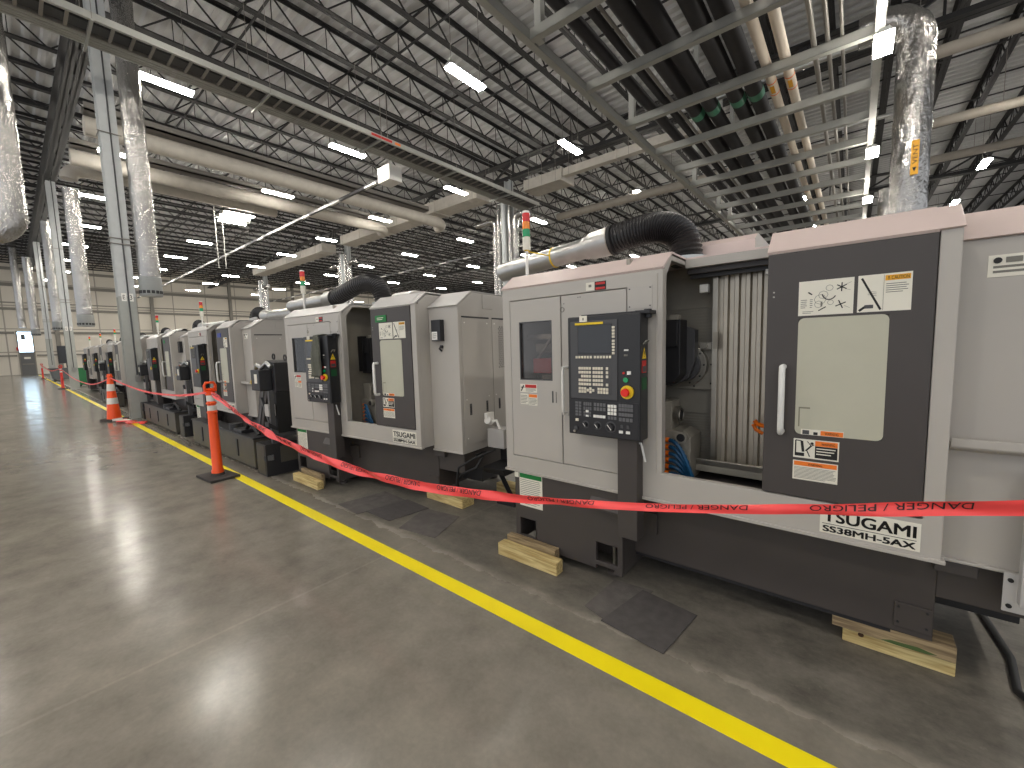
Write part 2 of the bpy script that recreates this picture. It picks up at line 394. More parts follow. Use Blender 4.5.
# ------------------------------------------------------------------ lathe
def build_lathe():
    root = empty('turning_machine')
    # housing: front sheet, end walls, back
    h = MB()
    h.plate(0, 2.175, .575, 1.83, [(.064, .909, .687, 1.754), (1.105, 2.117, .735, 3)], 0, .04, 'paint')
    h.box(0, .909, .041, .045, .6, 1.8, 'black')            # dark gap behind the doors, cut for the window
    h.v = h.v[:-8]; h.f = h.f[:-6]; h.m = h.m[:-6]; h.sm = h.sm[:-6]
    h.plate(.02, 1.05, .6, 1.8, [(.13, .42, 1.2, 1.63)], .043, .05, 'black')
    prof = [(0.04, .575), (1.3, .575), (1.3, 1.925), (.13, 1.925), (.0, 1.83), (.04, 1.8)]
    h.prism([(0.04, .575), (1.3, .575), (1.3, 1.92), (.14, 1.92), (.04, 1.85)], 'x', 0, .03, 'paint')
    h.prism([(0.04, .575), (1.3, .575), (1.3, 1.92), (.14, 1.92), (.04, 1.85)], 'x', 2.145, 2.175, 'paint')
    h.box(.03, 2.145, 1.27, 1.3, .575, 1.92, 'paint')
    h.box(-.012, 2.187, -.01, .03, .572, .588, 'paint')    # drip lip
    # jamb of the opening
    h.prism([(.0405, .735), (.06, .735), (.06, 1.80), (.14, 1.89), (.39, 1.895), (.39, 1.92), (.13, 1.919), (.03, 1.846), (.0405, 1.80)], 'x', 1.084, 1.1035, 'paint')
    h.box(1.072, 1.079, -.006, 0, .735, 1.81, 'paint')
    hob = h.build('housing', root, .004)
    MB().box(.913, 1.052, -.003, 0, 1.634, 1.754, 'paint').build('corner_cover', hob, .001)
    mb = MB()
    for u, z in ((.925, 1.742), (1.04, 1.742), (1.04, 1.646), (.925, 1.646)): mb.cyl((u, -.003, z), (u, -.006, z), .004, 'bezel', 8)
    mb.build('cover_screws', hob)
    # roof
    r = MB()
    r.prism([(0, 1.83), (.13, 1.925), (1.3, 1.925), (1.3, 1.935), (.125, 1.935), (-.006, 1.84)], 'x', -.006, 1.11, 'roofpaint')
    r.box(1.11, 2.18, .37, 1.3, 1.925, 1.935, 'roofpaint')
    ro = r.build('roof', root)
    MB().prism([(-.012, 1.832), (.125, 1.937), (.37, 1.937), (.37, 1.93), (.13, 1.93), (0, 1.827)], 'x', 2.112, 2.18, 'roofpaint').build('end_cap', ro, .002)
    b = MB(); b.prism([(.37, 1.875), (.41, 1.875), (.41, 1.925), (.37, 1.925)], 'x', 1.105, 2.15, 'paint'); b.box(1.105, 2.15, .41, .44, 1.845, 1.9, 'dark'); b.box(1.105, 2.15, .47, .49, 1.825, 1.87, 'bezel')
    b.build('header_beam', root, .003)
    hp = MB(); hp.prism([(.62, 1.935), (1.15, 1.935), (1.15, 2.08), (.7, 2.08), (.62, 2.04)], 'x', 1.10, 1.42, 'roofpaint'); hp.prism([(.62, 1.935), (1.15, 1.935), (1.15, 2.08), (.7, 2.08), (.62, 2.04)], 'x', 1.42, 1.425, 'paint')
    hp.build('roof_hood', root, .004)
    # left doors
    wd = MB(); wd.plate(.069, .472, .692, 1.749, [(.148, .402, 1.225, 1.603)], -.002, .03, 'paint'); wdo = wd.build('window_door', root, .002)
    g = MB(); g.box(.143, .407, .01, .016, 1.22, 1.608, 'glass'); g.build('pane', wdo)
    g = MB(); g.plate(.144, .406, 1.221, 1.607, [(.150, .400, 1.227, 1.601)], -.0035, .012, 'bezel'); g.build('pane_seal', wdo)
    g = MB(); g.box(.402, .41, -.006, 0, 1.08, 1.155, 'bezel'); g.box(.43, .434, -.004, 0, 1.08, 1.15, 'bezel'); g.build('latch', wdo)
    g = MB(); g.label(.142, .282, 1.137, 1.193, -.002, 'whitep'); g.label(.185, .278, 1.168, 1.19, -.003, 'red'); g.lines(.19, .275, 1.142, 1.165, -.003, 3, 'greyline'); g.bar((.15, -.0045, 1.145), (.172, -.0045, 1.185), .008, .001, 'ink', (0, 1, 0)); g.bar((.148, -.0045, 1.17), (.178, -.0045, 1.172), .006, .001, 'ink', (0, 1, 0))
    g.build('warning_label', wdo)['label'] = 'white sticker with a red heading'
    g = MB(); g.label(.142, .208, 1.055, 1.128, -.002, 'whitep'); g.label(.212, .284, 1.05, 1.128, -.002, 'whitep'); g.label(.215, .281, 1.105, 1.125, -.003, 'orange'); g.lines(.147, .204, 1.06, 1.12, -.003, 6, 'greyline'); g.lines(.217, .28, 1.055, 1.10, -.003, 5, 'greyline')
    g.build('warning_label', wdo)['label'] = 'pair of white text stickers, one with an orange heading'
    ad = MB(); ad.plate(.48, .905, .692, 1.749, [], -.002, .03, 'paint'); ado = ad.build('access_door', root, .002)
    g = MB(); g.tube([(.52, -.002, 1.31), (.505, -.035, 1.31), (.505, -.038, 1.27), (.505, -.038, 1.06), (.505, -.035, 1.02), (.52, -.002, 1.02)], .009, 'white', 10); g.build('handle', ado)
    g = MB()
    for u, z in ((.60, 1.73), (.615, 1.73), (.5, 1.70)): g.cyl((u, -.002, z), (u, -.005, z), .003, 'bezel', 8)
    g.ring((.488, -.003, 1.665), (0, -1, 0), .012, .016, .003, 'greyline', 14); g.build('hinge_screws', ado)
    g = MB(); g.label(.654, .708, 1.762, 1.808, 0, 'whitep'); g.label(.712, .783, 1.758, 1.808, 0, 'ink'); g.label(.718, .777, 1.79, 1.803, -.001, 'red'); g.label(.718, .777, 1.763, 1.775, -.001, 'red'); g.label(.672, .69, 1.78, 1.795, -.001, 'greyline')
    g.build('serial_badges', hob)
    # inside, behind the tinted left window
    g = MB(); g.box(.06, .6, .5, .52, 1.0, 1.8, 'liner'); g.box(.12, .46, .12, .2, 1.49, 1.525, 'steel'); g.box(.16, .46, .16, .34, 1.40, 1.46, 'steelgrey'); g.box(.18, .46, .1, .3, 1.26, 1.36, 'red')
    g.tube([(.15, .2, 1.22), (.2, .12, 1.35), (.3, .15, 1.5)], .012, 'steel', 8); g.box(.25, .42, .1, .3, 1.22, 1.25, 'steelgrey'); g.box(.3, .4, .15, .25, 1.53, 1.6, 'black')
    g.build('bar_feed_unit', root)
    # working enclosure
    e = MB(); e.box(.9, 2.12, .66, .68, .62, 1.92, 'liner'); e.box(.88, .9, .06, .68, .62, 1.92, 'liner'); e.box(.9, 2.12, .06, .68, .60, .62, 'dark')
    e.box(.9, 1.25, .645, .66, .98, 1.30, 'steelgrey')
    for i in range(14): e.box(.92, 1.24, .652, .66, .72+i*.018, .728+i*.018, 'steelgrey')
    for i in range(10): e.box(.92, 1.24, .652, .66, 1.46+i*.02, 1.468+i*.02, 'steelgrey')
    e.box(.92, 1.24, .648, .66, 1.66, 1.86, 'steelgrey')
    e.build('enclosure', root)
    c = MB(); pts = []; u = 1.25; k = 0
    while u < 2.1:
        pts += [(u, .56), (u+.022, .56), (u+.030, .535), (u+.050, .535)]; u += .058
    bk = [(pts[-1][0], .60), (pts[0][0], .60)]
    c.prism(pts+bk, 'z', .70, 1.84, 'cover'); c.box(1.222, 1.25, .52, .58, .70, 1.84, 'steel'); co = c.build('slide_cover', root)
    MB().box(1.235, 1.26, .49, .52, 1.40, 1.5, 'steelgrey').build('slide_bracket', co)
    c = MB(); c.box(1.0, 2.1, .42, .60, .66, .70, 'steelgrey'); c.box(1.0, 2.1, .42, .44, .70, .735, 'steel'); c.build('sill_rail', root, .003)
    c = MB(); c.box(1.15, 1.2, .50, .54, 1.74, 1.79, 'white'); c.box(1.50, 1.56, .46, .5, 1.80, 1.83, 'white'); c.build('door_sensors', root, .003)
    s = MB(); s.box(.96, 1.22, .60, .65, 1.14, 1.44, 'steelgrey'); s.ring((1.05, .60, 1.30), (0, -1, 0), .07, .135, .05, 'steel'); s.ring((1.05, .55, 1.30), (0, -1, 0), .0, .105, .03, 'bezel')
    for i in range(10): t = i*PI/5; s.cyl((1.05+.12*math.cos(t), .549, 1.30+.12*math.sin(t)), (1.05+.12*math.cos(t), .543, 1.30+.12*math.sin(t)), .006, 'black', 8)
    for u, z in ((1.2, 1.42), (1.2, 1.30), (1.2, 1.18), (1.1, 1.16)): s.cyl((u, .6, z), (u, .594, z), .006, 'black', 8)
    s.box(1.14, 1.21, .56, .6, 1.395, 1.44, 'steel'); s.cyl((1.175, .56, 1.42), (1.175, .53, 1.42), .014, 'steel', 12)
    sp = s.build('spindle_flange', root, .002)
    s = MB(); s.prism([(.93, 1.58), (1.09, 1.58), (1.09, 1.25), (1.05, 1.2), (.93, 1.2)], 'y', .34, .47, 'black'); s.box(.92, 1.0, .30, .36, 1.22, 1.60, 'black2'); s.box(1.0, 1.08, .32, .34, 1.42, 1.57, 'black')
    s.prism([(1.03, 1.56), (1.135, 1.52), (1.135, 1.32), (1.1, 1.22), (1.0, 1.17), (.95, 1.17), (.95, 1.2), (1.03, 1.25)], 'y', .47, .55, 'bezel'); s.box(1.02, 1.07, .36, .42, 1.58, 1.61, 'steelgrey')
    s.build('tool_spindle', root, .004)
    t = MB(); t.box(.92, 1.045, .34, .50, .90, 1.085, 'steelgrey'); t.prism([(.90, .62), (1.165, .62), (1.165, .885), (1.11, .915), (.90, .915)], 'y', .31, .52, 'steelgrey')
    t.cyl((1.045, .40, 1.0), (1.075, .40, 1.0), .055, 'steel', 20); t.cyl((1.075, .40, 1.0), (1.085, .40, 1.0), .03, 'black', 16); t.ring((1.075, .40, 1.0), (1, 0, 0), .034, .045, .012, 'steel', 18)
    t.cyl((1.12, .31, .885), (1.12, .27, .885), .035, 'steelgrey', 18); t.cyl((1.12, .27, .885), (1.12, .267, .885), .024, 'black', 16)
    to = t.build('tool_post', root, .006)
    for i in range(6):
        z = .868-i*.040; hs = MB()
        P = []
        for q in range(25):
            f = q/24; P.append((1.062+(.15-.008*i)*f, .245+.012*i*f-.02*math.sin(f*3), z+.01*math.sin(f*2)-(z-.60)*f**2.3))
        R = [.0095+.0045*(q % 2) for q in range(len(P))]
        hs.tube(P, R, 'hoseblue', 10); ho = hs.build('coolant_hose', root)
        nz = MB(); nz.cyl((1.035, .25, z), (1.064, .25, z), .014, 'hoseorange', 12, .016); nz.cyl((1.02, .25, z), (1.035, .25, z), .008, 'hoseorange', 10, .012); nz.build('nozzle', ho)
    hs = MB(); hs.tube([(1.59, .46, .945), (1.55, .455, .95), (1.515, .45, .965)], [.011]*3, 'hoseblue', 10); ho = hs.build('coolant_hose', root)
    nz = MB(); nz.tube([(1.515, .45, .965), (1.485, .44, .975), (1.47, .44, .995)], .012, 'hoseorange', 10); nz.tube([(1.465, .43, .975), (1.48, .43, .945), (1.515, .43, .925)], .01, 'hoseorange', 10); nz.build('nozzle', ho)
    # sliding door
    d = MB(); d.plate(1.578, 2.114, .74, 1.822, [(1.70, 1.987, 1.032, 1.531)], -.006, .035, 'dark'); do = d.build('sliding_door', root, .004)
    MB().prism([(-.006, 1.822), (.125, 1.93), (.37, 1.93), (.37, 1.94), (.12, 1.94), (-.012, 1.832)], 'x', 1.574, 2.114, 'roofpaint').build('door_top', do)
    g = MB(); g.rrect(1.697, 1.99, 1.028, 1.535, -.0075, .0, .022, 'cream'); g.box(1.709, 1.75, -.0085, -.007, 1.062, 1.149, 'notch'); g.box(1.714, 1.75, -.009, -.008, 1.062, 1.142, 'cream'); g.build('window_panel', do)
    g = MB(); g.tube([(1.648, -.006, 1.325), (1.648, -.05, 1.325), (1.648, -.055, 1.30), (1.648, -.055, 1.06), (1.648, -.05, 1.035), (1.648, -.006, 1.035)], .0125, 'handle', 12); g.build('handle', do)
    g = MB()
    for z in (1.635, 1.655): g.cyl((1.603, -.006, z), (1.603, -.009, z), .004, 'steel', 8)
    g.build('door_screws', do)
    V = -.006
    g = MB(); g.label(1.695, 1.879, 1.545, 1.69, V, 'whitep')
    v = V-.0022
    def seg(a, b, w, k): g.bar((a[0], v, a[1]), (b[0], v, b[1]), w, .001, k, (0, 1, 0))
    for q in range(3):
        t = q*PI/3+.5; seg((1.84-.018*math.cos(t), 1.655-.018*math.sin(t)), (1.84+.018*math.cos(t), 1.655+.018*math.sin(t)), .004, 'ink')
    for q in range(2):
        t = q*PI/2+.4; seg((1.838-.018*math.cos(t), 1.585-.018*math.sin(t)), (1.838+.018*math.cos(t), 1.585+.018*math.sin(t)), .004, 'ink')
    arc = [(1.80+.024*math.cos(t), 1.637+.03*math.sin(t)) for t in [PI+.2+.3*i for i in range(9)]]
    for a_, b_ in zip(arc, arc[1:]): seg(a_, b_, .004, 'ink')
    seg((1.765, 1.563), (1.79, 1.578), .004, 'ink'); seg((1.728, 1.643), (1.742, 1.632), .005, 'ink'); seg((1.775, 1.58), (1.775, 1.60), .006, 'greyline')
    for c_, r_ in (((1.77, 1.61), .02), ((1.765, 1.59), .014), ((1.80, 1.655), .012), ((1.78, 1.628), .016), ((1.805, 1.595), .01)):
        for i in range(8): t = i*PI/4; seg((c_[0]+r_*math.cos(t), c_[1]+r_*math.sin(t)), (c_[0]+r_*math.cos(t+PI/4), c_[1]+r_*math.sin(t+PI/4)), .0015, 'greyline')
    g.lines(1.703, 1.725, 1.575, 1.615, V, 5, 'greyline'); g.lines(1.735, 1.745, 1.575, 1.615, V, 5, 'greyline'); g.lines(1.71, 1.75, 1.552, 1.565, V, 2, 'greyline')
    seg((1.855, 1.665), (1.87, 1.672), .0012, 'greyline'); seg((1.852, 1.645), (1.868, 1.64), .0012, 'greyline'); seg((1.85, 1.578), (1.868, 1.568), .0012, 'greyline')
    g.build('diagram_label', do)['label'] = 'white sticker with an exploded parts drawing'
    g = MB(); g.label(1.891, 2.049, 1.546, 1.691, V, 'whitep')
    g.label(1.972, 2.044, 1.664, 1.684, V-.001, 'amber'); g.text('CAUTION', (1.99, V-.0042, 1.667), .05, .013, 'ink'); g.text('!', (1.98, V-.0042, 1.668), .004, .012, 'ink')
    g.lines(1.975, 2.04, 1.615, 1.655, V, 5, 'greyline'); g.label(1.968, 1.969, 1.55, 1.687, V-.001, 'greyline')
    seg((1.902, 1.68), (1.962, 1.553), .007, 'ink'); seg((1.897, 1.552), (1.915, 1.567), .009, 'ink'); seg((1.913, 1.567), (1.94, 1.567), .014, 'bezel')
    for q in range(3): seg((1.922, 1.615+.006*q), (1.948, 1.608+.007*q), .0015, 'greyline')
    g.lines(1.92, 1.955, 1.65, 1.68, V, 3, 'whitep'); g.build('caution_label', do)['label'] = 'white sticker with an amber CAUTION bar'
    g = MB(); g.label(1.695, 1.855, .922, 1.007, V, 'whitep'); g.label(1.773, 1.85, .928, .98, V-.001, 'ink'); g.label(1.773, 1.85, .981, 1.003, V-.001, 'orange'); g.text('WARNING', (1.795, V-.0042, .986), .046, .011, 'ink')
    g.lines(1.778, 1.846, .94, .976, V-.001, 3, 'whitep'); seg((1.703, .93), (1.703, 1.0), .005, 'ink'); seg((1.703, 1.0), (1.725, .998), .004, 'ink'); seg((1.725, .998), (1.731, .95), .01, 'ink'); g.label(1.703, 1.735, .93, .945, V-.001, 'ink')
    seg((1.74, .955), (1.76, .98), .006, 'ink'); seg((1.745, .998), (1.76, .978), .003, 'ink'); seg((1.757, .978), (1.77, .985), .003, 'ink'); seg((1.745, .955), (1.755, .93), .004, 'ink'); g.cyl((1.762, v, .99), (1.762, v-.001, .99), .006, 'ink', 10)
    g.build('warning_label', do)['label'] = 'pictogram warning sticker with orange heading'
    g = MB(); g.label(1.695, 1.854, .823, .909, V, 'whitep'); g.label(1.699, 1.85, .887, .906, V-.001, 'orange'); g.text('WARNING', (1.75, V-.0042, .891), .05, .01, 'ink'); g.lines(1.70, 1.85, .829, .882, V, 9, 'greyline'); g.build('warning_label', do)['label'] = 'white warning text sticker with orange heading'
    g = MB(); g.label(1.72, 1.868, 1.028, 1.052, V-.003, 'whitep'); g.label(1.79, 1.866, 1.03, 1.05, V-.004, 'orange'); g.text('WARNING', (1.805, V-.0072, 1.034), .046, .011, 'ink'); g.label(1.726, 1.75, 1.03, 1.048, V-.004, 'bezel'); g.label(1.765, 1.78, 1.03, 1.042, V-.004, 'ink'); g.build('warning_label', do)['label'] = 'cropped orange warning strip at the window edge'
    # name plate
    g = MB(); g.label(1.80, 2.116, .601, .715, 0, 'whitep'); g.text('TSUGAMI', (1.812, -.0035, .655), .29, .046, 'ink', bold=True); g.text('SS38MH-5AX', (1.812, -.0035, .609), .29, .026, 'ink', bold=True); g.label(1.808, 2.105, .6425, .6445, -.001, 'ink')
    g.build('name_plate', root)
    # control panel
    cp = MB(); cp.box(.585, 1.022, -.12, -.012, .925, 1.605, 'panel'); cpo = cp.build('control_panel', root, .006); cpo.location.x = .012
    g = MB(); g.box(.63, 1.04, -.04, 0, 1.605, 1.62, 'black'); g.box(.98, 1.06, -.09, 0, 1.60, 1.618, 'black'); g.cyl((1.03, -.04, 1.58), (1.03, -.04, 1.625), .02, 'black', 14); g.build('swing_arm', cpo, .002)
    F = -.12
    g = MB(); g.box(.606, .897, F-.006, F, 1.138, 1.578, 'bezel'); g.build('screen_bezel', cpo, .003)
    g = MB(); g.box(.655, .868, F-.0075, F-.005, 1.392, 1.556, 'black'); g.box(.66, .864, F-.009, F-.006, 1.397, 1.552, 'screen'); g.build('screen', cpo)
    g = MB(); g.box(.64, .814, F-.01, F-.006, 1.557, 1.569, 'yellow'); g.box(.668, .715, F-.008, F-.003, 1.574, 1.608, 'whitep'); g.box(.688, .696, F-.0085, F-.007, 1.583, 1.597, 'greyline'); g.build('panel_tags', cpo)
    g = MB()
    for i in range(9): z = 1.535-i*.0165-(.006 if i > 3 else 0); g.box(.868, .884, F-.012, F-.006, z-.006, z+.006, 'key')
    for i in range(12): u = .648+i*.0182+(.008 if i > 5 else 0); g.box(u-.006, u+.006, F-.012, F-.006, 1.369, 1.383, 'key')
    g.build('soft_keys', cpo, .001)
    g = MB(); g.box(.665, .86, F-.0075, F-.005, 1.17, 1.33, 'bezel')
    kp = [(.667, 1.313-.0225*j) for j in range(5) if j != 2]+[(.683+.0165*i, 1.313-.0225*j) for i in range(4) for j in range(5)]+[(.757+.0165*i, 1.313-.0225*j) for i in range(4) for j in range(5)]+[(.838, 1.313-.0225*j) for j in (0, 1, 2, 4)]
    kp += [(.667+.0171*i, 1.198-(.009 if i in (3, 5) else 0)) for i in range(11) if i != 6]+[(.667+.0171*i, 1.180) for i in range(11) if i not in (3, 5, 6)]
    for u0, z in kp: g.box(u0-.0066, u0+.0066, F-.012, F-.006, z-.0075, z+.0075, 'key')
    g.build('keypad', cpo, .001)
    g = MB(); g.box(.592, 1.015, F-.004, F, .935, 1.13, 'black')
    def grid(u0, u1, z0, z1, nx, nz, k, gap=.25, dz=.004):
        du, dz_ = (u1-u0)/nx, (z1-z0)/nz
        for i in range(nx):
            for j in range(nz): g.box(u0+du*(i+gap/2), u0+du*(i+1-gap/2), F-.004-dz, F-.004, z0+dz_*(j+gap/2), z0+dz_*(j+1-gap/2), k)
    grid(.632, .676, 1.035, 1.122, 2, 5, 'keygrey'); grid(.687, .74, 1.07, 1.122, 4, 2, 'keygrey'); grid(.752, .828, 1.072, 1.122, 4, 2, 'keygrey')
    grid(.903, .985, 1.082, 1.124, 5, 2, 'keygrey', .15); grid(.903, .985, 1.055, 1.075, 5, 1, 'keygrey', .15); grid(.838, .892, 1.03, 1.052, 3, 1, 'keygrey'); grid(.903, .985, 1.025, 1.05, 4, 1, 'keygrey')
    grid(.687, .737, 1.035, 1.068, 4, 2, 'keygrey')
    g.build('operator_keyboard', cpo)
    g = MB(); g.box(.625, .975, F-.0046, F-.003, .955, 1.122, 'black'); grid(.838, .893, 1.056, 1.116, 3, 3, 'white', .18, .006); grid(.75, .826, 1.034, 1.052, 4, 1, 'white', .15, .006); g.box(.703, .721, F-.01, F-.004, 1.061, 1.074, 'white'); g.box(.703, .721, F-.01, F-.004, 1.036, 1.046, 'white')
    g.box(.906, .928, F-.01, F-.004, .962, .977, 'white'); g.box(.946, .968, F-.01, F-.004, .962, .977, 'white'); g.box(.635, .655, F-.01, F-.004, 1.005, 1.02, 'key'); g.box(.915, .93, F-.01, F-.004, .99, 1.008, 'bezel'); g.box(.95, .965, F-.01, F-.004, .99, 1.008, 'bezel')
    g.build('lit_buttons', cpo, .001)
    for u, rr in ((.70, .014), (.775, .017), (.856, .024)):
        g = MB(); g.cyl((u, F-.004, .99), (u, F-.006, .99), rr+.008, 'bezel', 20); g.cyl((u, F-.006, .99), (u, F-.024, .99), rr, 'black', 18, rr*.85); g.bar((u-rr*.5, F-.0245, .99+rr*.6), (u+rr*.5, F-.0245, .99-rr*.6), .003, .002, 'white', (0, 1, 0)); g.build('rotary_knob', cpo)
    g = MB(); g.cyl((.64, F-.004, .965), (.64, F-.015, .965), .012, 'bezel', 14); g.cyl((.628, F-.004, .945), (.628, F-.012, .945), .008, 'steel', 12); g.build('key_switch', cpo)
    g = MB(); g.cyl((.952, F, 1.188), (.952, F-.012, 1.188), .036, 'yellow', 24); es = g.build('emergency_stop', cpo)
    g = MB(); g.cyl((.952, F-.012, 1.188), (.952, F-.028, 1.188), .014, 'redbtn', 18); g.cyl((.952, F-.028, 1.188), (.952, F-.042, 1.188), .023, 'redbtn', 20, .021); g.build('mushroom_button', es)
    g = MB(); g.cyl((.944, F, 1.253), (.944, F-.008, 1.253), .014, 'lensgreen', 14); g.box(.952, .972, F-.008, F, 1.282, 1.30, 'white'); g.cyl((.932, F, 1.29), (.932, F-.006, 1.29), .006, 'redbtn', 10); g.build('start_buttons', cpo)
    g = MB(); g.box(.933, .957, F-.002, F, 1.408, 1.416, 'white'); g.box(.933, .943, F-.002, F, 1.38, 1.39, 'greyline'); g.box(.946, .952, F-.002, F, 1.38, 1.39, 'greyline'); g.build('usb_ports', cpo)
    S = 1.022
    g = MB(); g.tube([(S, -.085, 1.44), (S+.02, -.085, 1.46), (S+.02, -.055, 1.46), (S, -.055, 1.44)], .004, 'greyline', 8); g.build('side_hook', cpo)
    g = MB(); g.add([(S+.002, -.10, 1.365), (S+.002, -.045, 1.365), (S+.002, -.072, 1.425)], [(0, 1, 2)], 'yellow'); g.box(S, S+.002, -.1, -.045, 1.29, 1.355, 'red'); g.box(S, S+.0025, -.095, -.05, 1.295, 1.325, 'bezel'); g.box(S, S+.002, -.1, -.04, 1.20, 1.265, 'darkgreen'); g.text('!', (S+.003, -.076, 1.375), .008, .03, 'ink', (0, 1, 0)); g.build('side_stickers', cpo)['label'] = 'yellow, red and green safety stickers'
    g = MB(); g.box(.885, 1.0, -.08, .02, .35, .925, 'dark'); po = g.build('panel_pedestal', root, .004)
    g = MB(); g.tube([(1.0, -.05, .9), (1.012, -.055, .905), (1.02, -.05, .86), (1.03, -.04, .80)], .006, 'handle', 8); g.build('cable_end', po)
    # base
    b = MB(); b.plate(.065, .875, .06, .59, [(.104, .244, .116, .242), (.70, .843, .112, .232), (.11, .244, 0, .085), (.70, .82, 0, .085)], .006, .03, 'dark')
    b.box(.085, .855, .2, 1.2, .07, .59, 'darker'); b.box(.065, .08, .03, 1.2, .06, .59, 'dark'); b.box(.86, .875, .03, 1.2, .06, .59, 'dark')
    b.prism([(.006, .445), (-.03, .45), (-.03, .462), (.006, .52)], 'x', .668, .868, 'dark')
    bo = b.build('left_pedestal', root, .003)
    g = MB(); g.label(.066, .1, .53, .566, .005, 'whitep'); g.build('rating_plate', bo)
    g = MB(); g.label(.108, .302, .335, .568, .005, 'whitep'); g.label(.112, .298, .535, .566, .004, 'green'); g.lines(.115, .295, .345, .528, .005, 14, 'greyline', .25); g.build('oil_chart', bo)['label'] = 'cream chart with a green heading'
    b = MB(); b.box(.875, 2.19, .185, 1.2, .15, .60, 'darker'); b.box(.88, 2.19, .19, .2, .13, .15, 'black'); b.box(2.066, 2.186, .177, .185, .176, .29, 'darker')
    for u in (2.08, 2.17):
        for z in (.2, .27): b.cyl((u, .177, z), (u, .173, z), .005, 'black', 8)
    b.box(.875, 1.02, .16, .19, .30, .43, 'darker'); b.build('main_bed', root, .004)
    # levelling feet
    for u, v_ in ((.17, .12), (.77, .12), (.17, 1.1), (.77, 1.1)):
        g = MB(); g.cyl((u, v_, .0), (u, v_, .025), .045, 'darker', 16); g.cyl((u, v_, .025), (u, v_, .2), .014, 'steel', 10); g.build('levelling_foot', root)
    for u, v_ in ((1.3, 1.1), (2.1, 1.1)):
        g = MB(); g.cyl((u, v_, 0), (u, v_, .03), .05, 'darker', 16); g.cyl((u, v_, .03), (u, v_, .15), .02, 'steel', 10); g.build('levelling_foot', root)
    # electrical cabinet at the right end
    def P(z0, z1): return [(.15, z0), (1.25, z0), (1.25, z1), (.34, z1), (.15, 1.80)]
    cb = MB(); cb.prism(P(.53, 1.925), 'x', 2.176, 2.52, 'paint'); cb.box(2.176, 2.53, .135, .16, .535, .55, 'paint'); cbo = cb.build('electrical_cabinet', root, .005)
    MB().prism([(.142, 1.80), (.334, 1.93), (1.25, 1.93), (1.25, 1.936), (.33, 1.936), (.134, 1.803)], 'x', 2.178, 2.523, 'roofpaint').build('cabinet_roof', cbo)
    g = MB(); g.prism([(.15, .99), (.085, 1.012), (.08, 1.02), (.08, 1.05), (.088, 1.05), (.088, 1.03), (.15, 1.03)], 'x', 2.19, 2.52, 'paint'); g.build('drip_ledge', cbo, .002)
    g = MB(); g.label(2.262, 2.40, 1.655, 1.735, .15, 'whitep'); g.text('A', (2.31, .146, 1.70), .03, .018, 'greyline')
    g.v = g.v[:8]; g.f = g.f[:6]; g.m = g.m[:6]; g.sm = g.sm[:6]
    g.lines(2.275, 2.39, 1.665, 1.70, .15, 2, 'greyline', .5); g.box(2.305, 2.345, .146, .148, 1.705, 1.725, 'greyline')
    for u in (2.285, 2.375): g.cyl((u, .148, 1.715), (u, .144, 1.715), .011, 'ink', 12)
    g.build('rating_plate', cbo)
    for y0, y1 in ((.19, .56), (.61, 1.2)):
        g = MB(); g.box(2.52, 2.526, y0, y1, .60, 1.70, 'paint'); cd = g.build('cabinet_door', cbo, .002)
        g = MB(); g.box(2.523, 2.528, y0, y1, 1.702, 1.715, 'black'); g.build('door_gap', cd)
        for yy in (y0+.08, y1-.06):
            g = MB(); g.box(2.526, 2.53, yy-.012, yy+.012, .86, .96, 'bezel'); g.box(2.53, 2.533, yy-.005, yy+.005, .88, .94, 'black'); g.build('latch', cd)
        g = MB()
        for yy in (y0+.03, y1-.03):
            for z in (.66, 1.0, 1.66): g.cyl((2.526, yy, z), (2.53, yy, z), .006, 'white', 8)
        if y0 > .5:
            for r_ in range(22):
                for c_ in range(6): g.box(2.526, 2.528, (.70+c_*.036)+(r_ % 2)*.018, .718+c_*.036+(r_ % 2)*.018, 1.25+r_*.018, 1.26+r_*.018, 'bezel')
        g.build('door_screws', cd)
    g = MB(); g.box(2.52, 2.526, .48, .62, 1.79, 1.915, 'paint'); g.plate(0, 1, 0, 1, [], 0, .1, 'paint'); g.v = g.v[:8]; g.f = g.f[:6]; g.m = g.m[:6]; g.sm = g.sm[:6]; g.build('vent_hatch', cbo, .003)
    g = MB(); g.box(2.19, 2.50, .19, 1.2, .35, .53, 'darker'); g.box(2.176, 2.3, .15, .19, .48, .53, 'dark'); g.box(2.2, 2.48, .45, 1.15, .20, .35, 'black'); g.build('cabinet_base', root, .004)
    # light tower
    g = MB(); g.cyl((.055, .22, 1.92), (.055, .22, 1.935), .03, 'white', 16); g.cyl((.055, .22, 1.93), (.055, .22, 2.15), .011, 'white', 12); lt = g.build('light_tower', root)
    for nm, k, z0, z1, r_ in (('tower_body', 'whitep', 2.13, 2.22, .028), ('green_lens', 'lensgreen', 2.22, 2.275, .027), ('amber_lens', 'lensamber', 2.275, 2.325, .027), ('red_lens', 'lensred', 2.325, 2.385, .027), ('tower_cap', 'white', 2.385, 2.40, .026)):
        g = MB(); g.cyl((.055, .22, z0), (.055, .22, z1-.003), r_, k, 18); g.cyl((.055, .22, z1-.003), (.055, .22, z1), r_*.9, k, 18); g.build(nm, lt)
    return root

